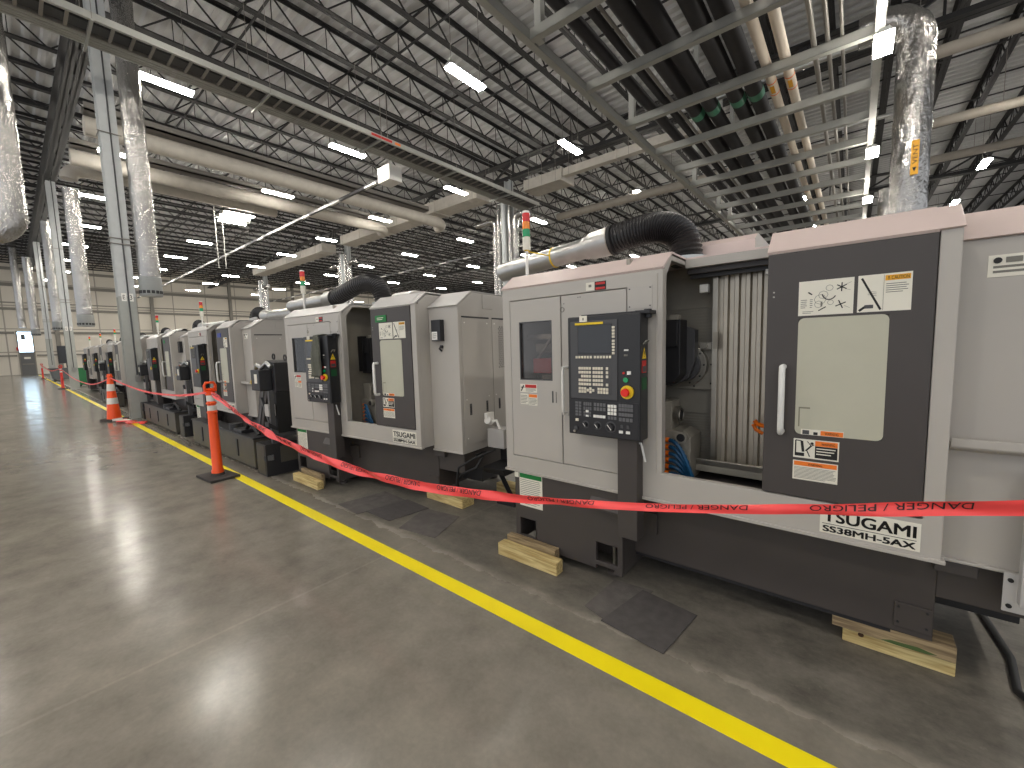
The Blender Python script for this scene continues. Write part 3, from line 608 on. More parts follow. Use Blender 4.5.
def mist_duct(root, A, B, ctrl, strap=True):
    A, B = Vector(A), Vector(B); D = (B-A).normalized()
    g = MB(); g.tube([A, B], .073, 'galv', 24, caps=False); g.tube([A, B], .068, 'bezel', 24, caps=False); dx = g.build('mist_duct', root)
    g = MB(); g.tube([B-D*.04, B, B+D*.02, B+D*.17, B+D*.175], [.078, .08, .094, .098, .1], 'galv', 24); g.tube([B+D*.175, B+D*.2], .104, 'black2', 24); g.tube([B+D*.165, B+D*.17, B+D*.175], [.1, .104, .1], 'steel', 24); g.build('duct_sleeve', dx)
    path = []; C_ = [Vector(c) for c in ctrl]
    def cr(p0, p1, p2, p3, t): return .5*((2*p1)+(p2-p0)*t+(2*p0-5*p1+4*p2-p3)*t*t+(3*p1-p0-3*p2+p3)*t**3)
    for i in range(len(C_)-1):
        p0 = C_[max(i-1, 0)]; p3 = C_[min(i+2, len(C_)-1)]
        for q in range(14): path.append(cr(p0, C_[i], C_[i+1], p3, q/14))
    path.append(C_[-1])
    g = MB(); g.tube(path, [(.098 if q % 2 else .088) for q in range(len(path))], 'hose', 24, smooth=False); g.build('flexible_hose', dx)
    e = C_[-1]; g = MB(); g.ring((e.x, e.y, 1.936), (0, 0, 1), .095, .125, .03, 'galv', 26); g.build('duct_collar', dx)
    if strap:
        t = (.07-A.x)/(B.x-A.x); q = A+(B-A)*t
        g = MB(); g.ring(q, D, .074, .077, .012, 'yellow', 24); g.tube([(q.x, q.y-.08, q.z+.005), (.055, .23, q.z)], .004, 'yellow', 8); g.ring((.055, .22, q.z), (0, 0, 1), .012, .016, .012, 'yellow', 14); g.build('tie_strap', dx)
    return dx

FRONT = 2.2
lathe = build_lathe()
lathe.location = (-1.885, FRONT, 0)
tag(lathe, 'nearest turning machine, grey and charcoal, with a large open bay and blue coolant hoses', 'machine', 'turning machines in a row')

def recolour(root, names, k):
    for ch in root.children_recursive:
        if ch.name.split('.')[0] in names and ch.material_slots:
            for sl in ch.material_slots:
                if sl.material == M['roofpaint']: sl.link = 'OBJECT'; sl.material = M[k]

specs = [(-5.05, 2.04, math.radians(4.8), 'second turning machine, with a towel on its control panel and green door tag', ('drip_ledge', 'rating_plate', 'bar_feed_unit')),
         (-9.05, 2.03, 0, 'third turning machine, behind the orange post, with a blue tag on its door', ('soft_keys', 'keypad', 'lit_buttons', 'operator_keyboard', 'rotary_knob', 'key_switch', 'usb_ports', 'start_buttons', 'diagram_label', 'cover_screws', 'hinge_screws', 'coolant_hose', 'bar_feed_unit')),
         (-12.57, 2.04, 0, 'fourth turning machine of the row, just right of the near steel column', None),
         (-15.95, 2.1, 0, 'fifth turning machine, mostly hidden behind the near steel column', None),
         (-19.35, 2.12, 0, 'sixth turning machine, the first seen left of the near steel column', None),
         (-22.85, 2.12, 0, 'seventh turning machine, next to the farthest one of the row', None),
         (-26.3, 2.12, 0, 'farthest turning machine of the row, beside the second steel column', None)]
far_skip = specs[1][4]+('serial_badges', 'warning_label', 'caution_label', 'name_plate', 'side_hook', 'levelling_foot', 'door_screws', 'latch', 'nozzle', 'rating_plate', 'oil_chart', 'tie_strap', 'door_sensors', 'cable_end', 'panel_tags', 'mushroom_button', 'slide_bracket', 'spindle_flange', 'vent_hatch', 'tool_post', 'pane_seal', 'drip_ledge', 'door_gap', 'end_cap', 'window_trim', 'corner_cover', 'sill_rail', 'cabinet_door', 'header_beam')
machines = [lathe]
for x, y, rz, lab, sk in specs:
    m = copy_tree(lathe, None, far_skip if sk is None else sk)
    m.location = (x, y, 0); m.rotation_euler = (0, 0, rz); m['label'] = lab
    machines.append(m)
mist_duct(lathe, (-.46, .55, 2.075), (.38, .55, 2.15), [(.57, .55, 2.168), (.72, .55, 2.19), (.86, .55, 2.195), (.97, .55, 2.16), (1.04, .55, 2.08), (1.06, .55, 1.93)])
mist_duct(machines[1], (-.86, .55, 2.07), (.0, .55, 2.09), [(.19, .55, 2.095), (.42, .55, 2.15), (.70, .55, 2.21), (.92, .55, 2.19), (1.05, .55, 2.09), (1.085, .55, 1.93)], False)
d3 = mist_duct(machines[2], (3.15, .72, 2.03), (1.72, .72, 2.05), [(1.53, .72, 2.055), (1.40, .72, 2.10), (1.28, .72, 2.13), (1.17, .72, 2.10), (1.11, .72, 2.03), (1.10, .72, 1.93)], False)
for m in machines[3:]: copy_tree(d3, m)
recolour(lathe, ('roof', 'end_cap', 'roof_hood', 'door_top', 'cabinet_roof'), 'warmlitpaint')  # warm light on the nearest machine's roof, painted as a tint

# extras on the first machine: bolted bracket at its right end
g = MB(); g.box(2.353, 2.56, .098, .104, .405, .556, 'roofpaint'); g.box(2.388, 2.56, .06, .098, .45, .93, 'roofpaint')
for z in (.43, .53): g.cyl((2.37, .098, z), (2.37, .092, z), .008, 'ink', 10)
g.build('bolted_bracket', lathe, .003)
# extras on the second machine
m2 = machines[1]
g = MB(); g.box(1.652, 1.805, -.012, -.006, 1.70, 1.76, 'green'); g.lines(1.68, 1.78, 1.715, 1.745, -.011, 2, 'whitep'); g.build('green_tag', m2)
g = MB(); g.box(2.255, 2.36, .10, .15, 1.51, 1.69, 'black'); g.box(2.262, 2.325, .097, .10, 1.52, 1.59, 'white'); g.lines(2.27, 2.32, 1.53, 1.58, .099, 3, 'greyline'); g.build('interface_box', m2, .004)
g = MB(); g.cyl((2.33, .15, 1.46), (2.33, .13, 1.46), .014, 'black', 12); g.tube([(2.33, .13, 1.46), (2.325, .12, 1.445), (2.33, .14, 1.425)], .009, 'black', 8); g.build('cable_gland', m2)
g = MB(); g.box(2.58, 2.76, .42, .58, .55, .72, 'roofpaint'); jb = g.build('junction_box', m2, .004)
g = MB(); g.cyl((2.60, .45, .78), (2.60, .40, .80), .035, 'white', 12); g.box(2.57, 2.60, .40, .5, .78, .86, 'white'); g.tube([(2.62, .44, .78), (2.68, .43, .80), (2.7, .45, .72)], .012, 'white', 8); g.build('white_plugs', jb)
g = MB(); g.prism([(.30, .40), (.34, .34), (.62, .34), (.62, .52), (.58, .52), (.58, .40)], 'x', 2.60, 2.83, 'black'); g.bar((2.62, .5, .35), (2.70, .6, .05), .05, .04, 'black'); g.box(2.6, 2.8, .5, .64, .0, .06, 'black'); g.build('chip_chute', m2, .003)
g = MB(); g.tube([(2.60, .22, .52), (2.65, .3, .55), (2.62, .2, .42), (2.5, .17, .36), (2.42, .17, .28), (2.40, .2, .2)], .014, 'black2', 8); g.tube([(2.72, .35, .56), (2.6, .2, .50), (2.48, .13, .42), (2.44, .14, .25)], .011, 'black2', 8); g.build('cables', m2)
g = MB(); g.box(1.652, 1.805, -.012, -.006, 1.70, 1.76, 'blue'); g.build('blue_tag', machines[2])
g = MB(); g.cyl((2.36, .15, 1.7), (2.36, .145, 1.7), .03, 'white', 12); g.build('round_badge', machines[2])
g = MB(); g.box(1.66, 1.80, -.012, -.006, 1.70, 1.76, 'green'); g.build('green_tag', machines[3])
g = MB(); g.box(2.25, 2.37, .10, .15, 1.5, 1.72, 'black'); g.build('interface_box', machines[3])

# towel over the second machine's panel
def towel():
    mb = MB(); n = 10; mrow = 16; vs = []; fs = []
    for j in range(mrow+1):
        t = j/mrow
        for i in range(n+1):
            s = i/n-.5; wdt = .055+.05*math.sin(min(1, t*1.2)*PI*.75)+.02*t*t
            u = .885+s*wdt*1.4-.05*t*(1-t*.6); fold = .016*math.sin(s*26+t*2)+.006*math.sin(t*9)
            vs.append((u, -.150+fold*(.4+.6*t)-.01*t, 1.60-.41*t+.035*s*s))
    for j in range(mrow):
        for i in range(n): a = j*(n+1)+i; fs.append((a, a+1, a+n+2, a+n+1))
    mb.add(vs, fs, 'towel', True)
    vs = []
    for j in range(4):
        for i in range(n+1):
            s = i/n-.5; vs.append((.885+s*.077, -.14+.04*j, 1.613+(.008 if 0 < j < 3 else 0)+.004*math.sin(s*20)))
    fs = [(j*(n+1)+i, j*(n+1)+i+1, (j+1)*(n+1)+i+1, (j+1)*(n+1)+i) for j in range(3) for i in range(n)]
    mb.add(vs, fs, 'towel', True)
    o = mb.build('shop_towel', loc=m2.location.copy(), rot=(0, 0, specs[0][2])); so = o.modifiers.new('thick', 'SOLIDIFY'); so.thickness = .008
    return tag(o, 'grey green cloth towel hanging over the control panel of the second machine', 'towel')
towel()

# ------------------------------------------------------------------ chip conveyors and coolant tanks beside the farther machines
def conveyor():
    r = empty('chip_conveyor')
    # local: origin at floor below the head's right front corner; x to the left is negative
    g = MB(); g.prism([(-.55, .98), (-.02, .98), (-.02, 1.33), (-.22, 1.36), (-.50, 1.2)], 'y', .12, .42, 'black'); g.build('discharge_head', r, .008)
    g = MB(); g.prism([(-.82, .46), (-.62, .44), (-.35, 1.0), (-.55, 1.12)], 'y', .15, .40, 'darker'); g.bar((-.72, .145, .46), (-.44, .145, 1.05), .01, .05, 'bezel'); g.build('inclined_trough', r, .005)
    g = MB(); g.box(-.36, -.10, -.02, .12, 1.0, 1.25, 'black'); mo = g.build('motor_box', r, .008)
    MB().box(-.24, -.16, -.024, -.02, 1.09, 1.2, 'whitep').build('motor_label', mo)
    g = MB(); g.cyl((-.36, .03, 1.10), (-.385, .03, 1.10), .05, 'yellow', 16); g.cyl((-.385, .03, 1.10), (-.42, .03, 1.10), .03, 'redbtn', 14); g.build('stop_switch', mo)
    for u in (-.42, -.08):
        g = MB(); g.ring((u, .27, 1.40 if u < -.2 else 1.385), (0, 1, 0), .028, .04, .014, 'black', 16); g.build('lifting_eye', r)
    g = MB(); g.tube([(-.40, .05, 1.25), (-.34, .05, 1.31), (-.2, .05, 1.27), (-.12, .08, 1.33), (-.05, .1, 1.28)], .025, 'galv', 10); g.build('cable_conduit', r)
    g = MB(); g.prism([(-.28, .46), (-.02, .46), (-.02, .98), (-.18, .98)], 'y', .12, .42, 'black2'); g.build('chip_chute', r, .005)
    g = MB()
    for y in (.06, .44): g.bar((-.02, y, .0), (-.02, y, 1.0), .05, .05, 'bezel'); g.bar((-.02, y, .5), (-.3, y, .9), .03, .03, 'bezel')
    g.bar((-.02, .06, .46), (-.02, .44, .46), .05, .05, 'bezel'); g.build('stand_frame', r)
    g = MB(); g.box(-.24, .03, -.06, .36, 0, .38, 'black'); g.box(.03, .034, .10, .30, .14, .34, 'tank'); g.box(-.24, -.0, -.064, -.06, .02, .36, 'tank'); g.bar((.0, -.07, .22), (.045, .02, .22), .03, .06, 'bezel'); g.build('chip_bin', r, .006)
    g = MB(); g.box(-.12, -.01, .02, .1, .70, .84, 'roofpaint'); g.prism([(.0, .58), (.1, .52), (.1, .56), (.0, .64)], 'x', -.1, .02, 'black'); g.build('outlet_box', r, .003)
    return r
cv = conveyor(); cv.location = (-5.27, 1.86, 0)
tag(cv, 'black chip conveyor with motor box and red yellow switch, left of the towel draped machine', 'conveyor', 'chip conveyors at the ends of the farther machines')
for x, lab in ((-9.12, 'black chip conveyor in the gap behind the orange post, between third and fourth machines'), (-12.62, 'black chip conveyor just right of the near steel column'), (-19.42, 'black chip conveyor farther along, beside the sixth machine')):
    c = copy_tree(cv); c.location = (x, 1.92, 0); c['label'] = lab
def tank():
    r = empty('coolant_tank')
    g = MB(); g.box(0, 2.66, 0, .2, .04, .40, 'tank'); g.box(-.01, 2.67, -.01, .205, .40, .42, 'black'); g.build('tank_body', r, .006)
    for u in (.5, 1.25, 2.05):
        g = MB(); g.box(u, u+.06, -.012, 0, .12, .34, 'black'); g.build('sight_gauge', r, .003)
    g = MB(); g.cyl((1.75, .1, .42), (1.75, .1, .50), .085, 'black', 18); g.box(1.9, 2.2, .02, .19, .42, .46, 'black'); g.build('pump_cover', r, .004)
    g = MB(); g.tube([(2.15, .1, .46), (2.25, .1, .55), (2.4, .1, .52), (2.5, .12, .42)], .025, 'black2', 10); g.build('pump_hose', r)
    for u in (.12, 2.55):
        for v in (.05, .16):
            g = MB(); g.cyl((u, v-.015, .035), (u, v+.015, .035), .035, 'black2', 14); g.build('caster', r)
    return r
tk = tank(); tk.location = (-8.26, 1.80, 0)
tag(tk, 'low dark coolant tank on the floor behind the orange post', 'tank', 'coolant tanks under the farther machines')
for x, lab in ((-12.14, 'low dark coolant tank just right of the near steel column'), (-18.9, 'low dark coolant tank left of the near steel column')):
    c = copy_tree(tk); c.location = (x, 1.82, 0); c['label'] = lab

# ------------------------------------------------------------------ timber blocks
def beam(name, x0, x1, y0, y1, z0, z1, k, lab, grp='timber blocks under the machines'):
    mb = MB(); mb.box(-(x1-x0)/2, (x1-x0)/2, -(y1-y0)/2, (y1-y0)/2, 0, z1-z0, k)
    return tag(mb.build(name, None, .004, ((x0+x1)/2, (y0+y1)/2, z0), (0, 0, random.uniform(-.01, .01))), lab, 'timber', grp)
beam('timber_block', -1.87, -1.385, 2.06, 2.135, 0, .085, 'wood', 'pale timber beam in front of the nearest machine, front one of its left pair')
beam('timber_block', -1.86, -1.45, 2.145, 2.2, 0, .115, 'woodold', 'weathered timber beam behind the pale one at the nearest machine\'s left foot')
beam('timber_block', .01, .385, 2.425, 2.52, 0, .08, 'wood', 'yellow timber beam with a knot hole under the nearest machine, right side').name  # knot below
g = MB(); g.cyl((-.12, -.0475, .055), (-.12, -.0482, .055), .011, 'knot', 14); g.build('knot', [o for o in COL.objects if o.name.startswith('timber_block')][-1])
beam('timber_block', -.03, .38, 2.39, 2.5, .0805, .149, 'woodold', 'green stained timber beam lying on the yellow one at the right')
g = MB(); g.prism([(-.03, .004), (.02, .001), (.12, .004), (.15, .012), (.09, .022), (.0, .016)], 'y', -.0556, -.055, 'stain'); g.build('green_stain', [o for o in COL.objects if o.name.startswith('timber_block')][-1])
beam('timber_block', -4.86, -4.28, 1.93, 2.0, 0, .085, 'wood', 'pale timber beam in front of the towel draped machine\'s left foot')
beam('timber_block', -4.83, -4.35, 2.01, 2.05, 0, .13, 'woodold', 'weathered timber beam behind the pale one at the second machine')
beam('timber_block', -3.16, -2.66, 2.47, 2.62, 0, .085, 'wood', 'pale timber beam under the right end of the second machine')
beam('timber_block', -2.72, -2.40, 3.0, 3.12, 0, .09, 'wood', 'timber beam on the floor in the gap behind the two nearest machines')

# ------------------------------------------------------------------ floor mats
M['floormat2'] = mat('worn_absorbent_mat', (96, 91, 88), .9, noise=.25, nscale=12, bump=.3, bscale=150)
def fmat(pts, z, lab):
    mb = MB(); mb.prism(pts, 'z', z, z+.003, 'floormat2' if z < .002 else 'floormat'); return tag(mb.build('floor_mat'), lab, 'mat', 'dark absorbent mats on the floor')
fmat([(-1.10, 1.91), (-.92, 1.86), (-.85, 2.27), (-1.08, 2.24)], .0006, 'dark absorbent mat at the nearest machine\'s foot, left of an overlapping pair')
fmat([(-.97, 1.85), (-.63, 1.81), (-.585, 2.19), (-.90, 2.24)], .004, 'dark absorbent mat at the nearest machine, right one lying over the other')
fmat([(-3.72, 1.86), (-3.35, 1.84), (-3.25, 2.30), (-3.65, 2.33)], .0006, 'dark absorbent mat under the second machine, farther left one')
fmat([(-2.80, 1.89), (-2.42, 1.95), (-2.56, 2.34), (-2.95, 2.28)], .0006, 'dark absorbent mat under the second machine\'s right end')
fmat([(-3.34, 1.92), (-2.98, 1.92), (-2.92, 2.3), (-3.26, 2.32)], .004, 'dark absorbent mat under the second machine, middle of three')

for k, (x0, lab) in enumerate(((.62, 'black cable on the floor beyond the right end of the nearest machine, left one'), (.80, 'black cable on the floor beyond the right end of the nearest machine, right one'))):
    g = MB(); g.tube([(x0-.12, 3.6, .015), (x0-.06, 3.1, .015), (x0-.03, 2.7, .015), (x0-.06, 2.45, .015), (x0+.02, 2.3, .015), (x0+.2, 2.22, .015), (x0+.6, 2.2, .015)] if k == 0 else [(1.02, 3.8, .015), (1.0, 3.2, .015), (1.06, 2.7, .015), (1.1, 2.45, .015), (1.3, 2.4, .015)], .014, 'black2', 8)
    tag(g.build('power_cable'), lab, 'cable')

# ------------------------------------------------------------------ delineator posts, cone
def post(k='conorange'):
    r = empty('delineator_post')
    g = MB(); g.box(-.22, .22, -.15, .15, 0, .03, 'rubber'); g.cyl((0, 0, .03), (0, 0, .06), .075, 'rubber', 20, .065); g.build('base', r, .006)
    g = MB(); g.tube([(0, 0, .045), (0, 0, .09), (0, 0, .11), (0, 0, .78), (0, 0, .80), (0, 0, .80), (0, 0, 1.0), (0, 0, 1.03)], [.062, .062, .053, .047, .047, .042, .041, .05], k, 24); t = g.build('tube', r)
    for z0, z1 in ((.79, .86), (.91, .98)):
        g = MB(); g.cyl((0, 0, z0), (0, 0, z1), .0445, 'refl', 24); g.build('reflective_band', t)
    g = MB()
    for z in (.78, .885, .99): g.tube([(0, 0, z-.012), (0, 0, z-.008), (0, 0, z+.008), (0, 0, z+.012)], [.044, .053, .053, .044], k, 24)
    g.tube([(0, -.05, 1.02), (0, -.056, 1.09), (0, -.04, 1.125), (0, .04, 1.125), (0, .056, 1.09), (0, .05, 1.02)], .015, k, 12); g.tube([(0, -.045, 1.045), (0, .045, 1.045)], .018, k, 10); g.build('top_loop', t)
    return r
p1 = post(); p1.location = (-5.75, 1.45, 0); p1.rotation_euler = (0, 0, .08)
tag(p1, 'orange delineator post with two white bands on a black base, beside the yellow line', 'post', 'delineator posts along the yellow line')
p2 = copy_tree(p1); p2.location = (-28.9, 1.5, 0); p2['label'] = 'red delineator post beside the second steel column far down the aisle'
p3 = copy_tree(p1); p3.location = (-45.5, 1.45, 0); p3['label'] = 'farthest red delineator post, near the exit door'
for p in (p2, p3):
    for ch in p.children_recursive:
        for sl in ch.material_slots:
            if sl.material == M['conorange']: sl.link = 'OBJECT'; sl.material = M['conred']
def cone():
    r = empty('traffic_cone')
    g = MB(); g.prism([(-.24*math.cos(PI/8+i*PI/4)/math.cos(PI/8), -.24*math.sin(PI/8+i*PI/4)/math.cos(PI/8)) for i in range(8)], 'z', 0, .04, 'rubber'); g.build('base', r, .005)
    g = MB(); g.tube([(0, 0, .035), (0, 0, .95), (0, 0, .97), (0, 0, 1.06), (0, 0, 1.07)], [.13, .052, .045, .045, .035], 'conorange', 28); g.ring((0, 0, 1.0), (0, 0, 1), .04, .062, .02, 'conorange', 20); b = g.build('cone_body', r)
    def rr(z): return .13-(z-.035)*(.078/.915)+.0022
    for z0, z1 in ((.38, .52), (.68, .84)):
        g = MB(); g.tube([(0, 0, z0), (0, 0, z1)], [rr(z0), rr(z1)], 'refl', 28, caps=False); g.build('reflective_band', b)
    return r
cn = cone(); cn.location = (-13.1, 1.42, 0)
tag(cn, 'tall orange cone with white stripes on a black base, beside the near steel column', 'cone')

# ------------------------------------------------------------------ barrier tape
def tape(name, pts, widths, tilts, lab, words=True, phase=.2):
    P = [Vector(p) for p in pts]; S = [0]
    for a_, b_ in zip(P, P[1:]): S.append(S[-1]+(b_-a_).length)
    def at(s):
        for i in range(len(S)-1):
            if s <= S[i+1] or i == len(S)-2:
                t = (s-S[i])/(S[i+1]-S[i]); p0 = P[max(i-1, 0)]; p3 = P[min(i+2, len(P)-1)]
                q = cr(p0, P[i], P[i+1], p3, t); return q, widths[i]*(1-t)+widths[i+1]*t, tilts[i]*(1-t)+tilts[i+1]*t
    def cr(p0, p1, p2, p3, t): return .5*((2*p1)+(p2-p0)*t+(2*p0-5*p1+4*p2-p3)*t*t+(3*p1-p0-3*p2+p3)*t**3)
    def pt(s, c, off=0):       # c in -1..1 across the width
        q, w_, ti = at(s); ti += .18*math.sin(s*5.1)+.1*math.sin(s*13)
        u = Vector((0, math.sin(ti), math.cos(ti))); nrm = Vector((0, -math.cos(ti), math.sin(ti)))
        return q+u*(c*w_/2)+nrm*(off+.006*math.cos(c*2.2+s*9)*(w_/.06)+.004*math.sin(s*21+c))
    mb = MB(); n = int(S[-1]/.025); mrow = 6; vs = []; fs = []
    for i in range(n+1):
        for j in range(mrow+1): vs.append(pt(S[-1]*i/n, -1+2*j/mrow))
    for i in range(n):
        for j in range(mrow): a_ = i*(mrow+1)+j; fs.append((a_, a_+mrow+1, a_+mrow+2, a_+1))
    mb.add(vs, fs, 'tape', True)
    if words:
        s = phase; k = 0
        while s < S[-1]-.3:
            g, f = glyphs('DANGER / PELIGRO')
            L = .34
            # the writing hangs upside down on this side of the tape
            mb.add([pt(s+L*(1-x_), .85-1.0*y_, .0025) for x_, y_ in g], f, 'ink'); s += L+(.16, .30, .22)[k % 3]; k += 1
    return tag(mb.build(name), lab, 'tape', 'red barrier tape')
tape('barrier_tape', [(-5.68, 1.44, 1.0), (-5.35, 1.45, .94), (-5.051, 1.45, .869), (-4.557, 1.45, .777), (-4.079, 1.45, .712), (-3.475, 1.45, .657), (-2.832, 1.45, .629), (-2.324, 1.45, .634), (-1.913, 1.45, .656), (-1.575, 1.45, .69), (-1.23, 1.45, .735), (-.949, 1.45, .777), (-.674, 1.45, .823), (-.449, 1.45, .866), (-.206, 1.45, .92), (.01, 1.45, .971), (.183, 1.45, 1.014), (.316, 1.45, 1.048), (.6, 1.45, 1.12), (.9, 1.45, 1.2)],
     [.05, .058, .064, .066, .066, .064, .06, .057, .054, .05, .044, .034, .03, .028, .03, .034, .038, .04, .05, .06], [.1, 0, -.1, -.15, -.1, 0, .05, .05, .1, .05, 0, .1, .2, .2, .1, .1, .1, .1, .1, .1],
     'red DANGER PELIGRO barrier tape sagging in front of the two nearest machines', True, .05)
tape('barrier_tape', [(-5.75, 1.44, 1.02), (-6.63, 1.45, .935), (-7.7, 1.45, .874), (-9.5, 1.45, .84), (-11.4, 1.45, .885), (-13.05, 1.42, .98)], [.03, .03, .028, .028, .03, .03], [.2, .3, .3, .3, .3, .2],
     'red barrier tape running from the orange post back to the striped cone', False)
tape('barrier_tape', [(-13.1, 1.42, .97), (-16.2, 1.45, .72), (-18.6, 1.45, .66), (-23, 1.48, .70), (-28.9, 1.5, .97)], [.03, .035, .035, .035, .03], [.2, .3, .3, .3, .2],
     'pale red barrier tape running from the striped cone to the far red post', False)
tape('barrier_tape', [(-28.9, 1.5, .98), (-37, 1.5, .75), (-45.5, 1.45, .98)], [.06, .06, .06], [.2, .3, .2],
     'barrier tape between the two far red posts', False)
g = MB(); pth = [(-12.75+.35*i/12*3.2, 1.42+.10*math.sin(i*1.3)+.02*i, .03+.02*math.sin(i*2.1)**2) for i in range(13)]
for a_, b_ in zip(pth, pth[1:]): g.bar(a_, b_, .09, .02, 'tape'); 
for a_, b_ in zip(pth[:6], pth[1:7]): g.bar((a_[0]-.1, a_[1]-.05, a_[2]+.02), (b_[0]-.1, b_[1]-.05, b_[2]+.02), .07, .02, 'refl')
tag(g.build('loose_tape'), 'crumpled length of red and white tape lying at the foot of the near steel column', 'tape')

# ------------------------------------------------------------------ steel columns
def column(x, y, h, lab, sign):
    r = empty('steel_column', (x, y, 0))
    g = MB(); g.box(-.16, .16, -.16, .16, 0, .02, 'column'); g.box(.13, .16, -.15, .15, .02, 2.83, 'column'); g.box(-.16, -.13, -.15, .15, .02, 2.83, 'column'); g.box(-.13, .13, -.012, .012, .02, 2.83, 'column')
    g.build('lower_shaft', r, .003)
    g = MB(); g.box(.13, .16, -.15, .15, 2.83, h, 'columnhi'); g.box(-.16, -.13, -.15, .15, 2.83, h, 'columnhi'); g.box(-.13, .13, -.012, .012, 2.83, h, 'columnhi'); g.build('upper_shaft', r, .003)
    g = MB(); g.tube([(.175, .02, 1.0), (.175, .02, h)], .014, 'bezel', 8); g.box(.16, .20, -.02, .08, .88, 1.02, 'galv'); g.build('conduit', r)
    if sign:
        g = MB()
        for y0, t in ((-.10, 'E'), (.02, '3')):
            g.box(.16, .165, y0, y0+.085, 2.72, 2.9, 'white'); g.text(t, (.167, y0+.022, 2.76), .04, .10, 'ink', (0, 1, 0))
        g.build('column_sign', r)
    g = MB()
    for z in (4.0, 4.12, 6.4): g.tube([(.19, -.2, z), (.19, .2, z)], .012, 'conduit', 6); g.tube([(-.2, -.17, z), (.2, -.17, z)], .012, 'conduit', 6)
    g.build('strap', r)
    return tag(r, lab, 'column', 'steel columns of the hall')
column(-13.1, 1.85, 9.4, 'grey steel column nearest to the camera, behind the striped cone', True)
column(-28.1, 1.85, 9.4, 'second steel column along the aisle, beside the far red post', True)
column(-43.1, 1.85, 9.4, 'third steel column far down the aisle', False)
column(-13.1, 16, 9.4, 'steel column behind the nearest machine, wrapped by foil pipes', False)
column(-28.1, 16, 9.4, 'steel column with foil ducts, above the second machine in the background', False)
column(-43.1, 16, 9.4, 'steel column with foil ducts, farthest one of the second column row', False)

# ------------------------------------------------------------------ roof steel
def joist():
    g = MB(); y0, y1 = -12, 74; zt, zb = ZD-.03, ZD-.78
    for dx_ in (-.05, .05): g.box(dx_-.045, dx_+.045, y0, y1, zt-.02, zt, 'truss'); g.box(dx_-.045, dx_+.045, y0, y1, zb, zb+.02, 'truss'); e = math.copysign(.01, dx_); g.box(e-.006, e+.006, y0, y1, zt-.09, zt-.02, 'truss'); g.box(e-.006, e+.006, y0, y1, zb+.02, zb+.09, 'truss')
    y = y0; k = 0
    while y < y1-.1:
        g.bar((0, y, zb+.03), (0, y+.75, zt-.03), .036, .036, 'truss'); g.bar((0, y+.75, zt-.03), (0, y+1.5, zb+.03), .036, .036, 'truss')
        g.bar((0, y+.75, zb+.03), (0, y+.75, zt-.03), .02, .02, 'truss'); y += 1.5
    return g.build('roof_joist')
j0 = joist(); j0.location = (-9.45, 0, 0)
tag(j0, 'black open web steel joist spanning under the roof deck', 'roof joist', 'open web joists under the roof deck')
for k in range(-35, 22):
    if k == 0: continue
    x = -9.45+1.43*k
    if x < -59.5 or x > 21: continue
    c = j0.copy(); COL.objects.link(c); c.location = (x, 0, 0)
def girder(y, lab):
    g = MB(); zt, zb = ZD-.80, 9.35
    for dy in (-.11, .11): g.box(-60, 21, y+dy-.09, y+dy+.09, zb, zb+.05, 'truss'); g.box(-60, 21, y+dy-.012, y+dy+.012, zb, zb+.18, 'truss'); g.box(-60, 21, y+dy-.09, y+dy+.09, zt-.05, zt, 'truss')
    x = -60; 
    while x < 20: g.bar((x, y, zb+.05), (x+1.43, y, zt-.03), .08, .08, 'truss'); g.bar((x+1.43, y, zt-.03), (x+2.86, y, zb+.05), .08, .08, 'truss'); g.bar((x+1.43, y, zb), (x+1.43, y, zt), .06, .06, 'truss'); x += 2.86
    return tag(g.build('roof_girder'), lab, 'girder', 'girders carrying the roof joists')
girder(1.85, 'dark girder above the column row beside the aisle')
girder(16, 'dark girder over the second column row')
girder(31, 'dark girder over the third column row, far back')
girder(46, 'dark girder over the fourth column row, farthest back')
b0 = MB(); b0.bar((-60, 0, ZD-.76), (21, 0, ZD-.76), .045, .045, 'truss'); b0.bar((-60, 0.02, ZD-.08), (21, .02, ZD-.08), .045, .045, 'truss')
bo = b0.build('joist_bridging'); bo.location = (0, 4.9, 0)
tag(bo, 'thin black bridging bar tying the roof joists together', 'bridging', 'bridging bars across the joists')
for y in (8.2, 11.6, 20, 24, 28, 36, 41, 52, 60):
    c = bo.copy(); COL.objects.link(c); c.location = (0, y, 0)

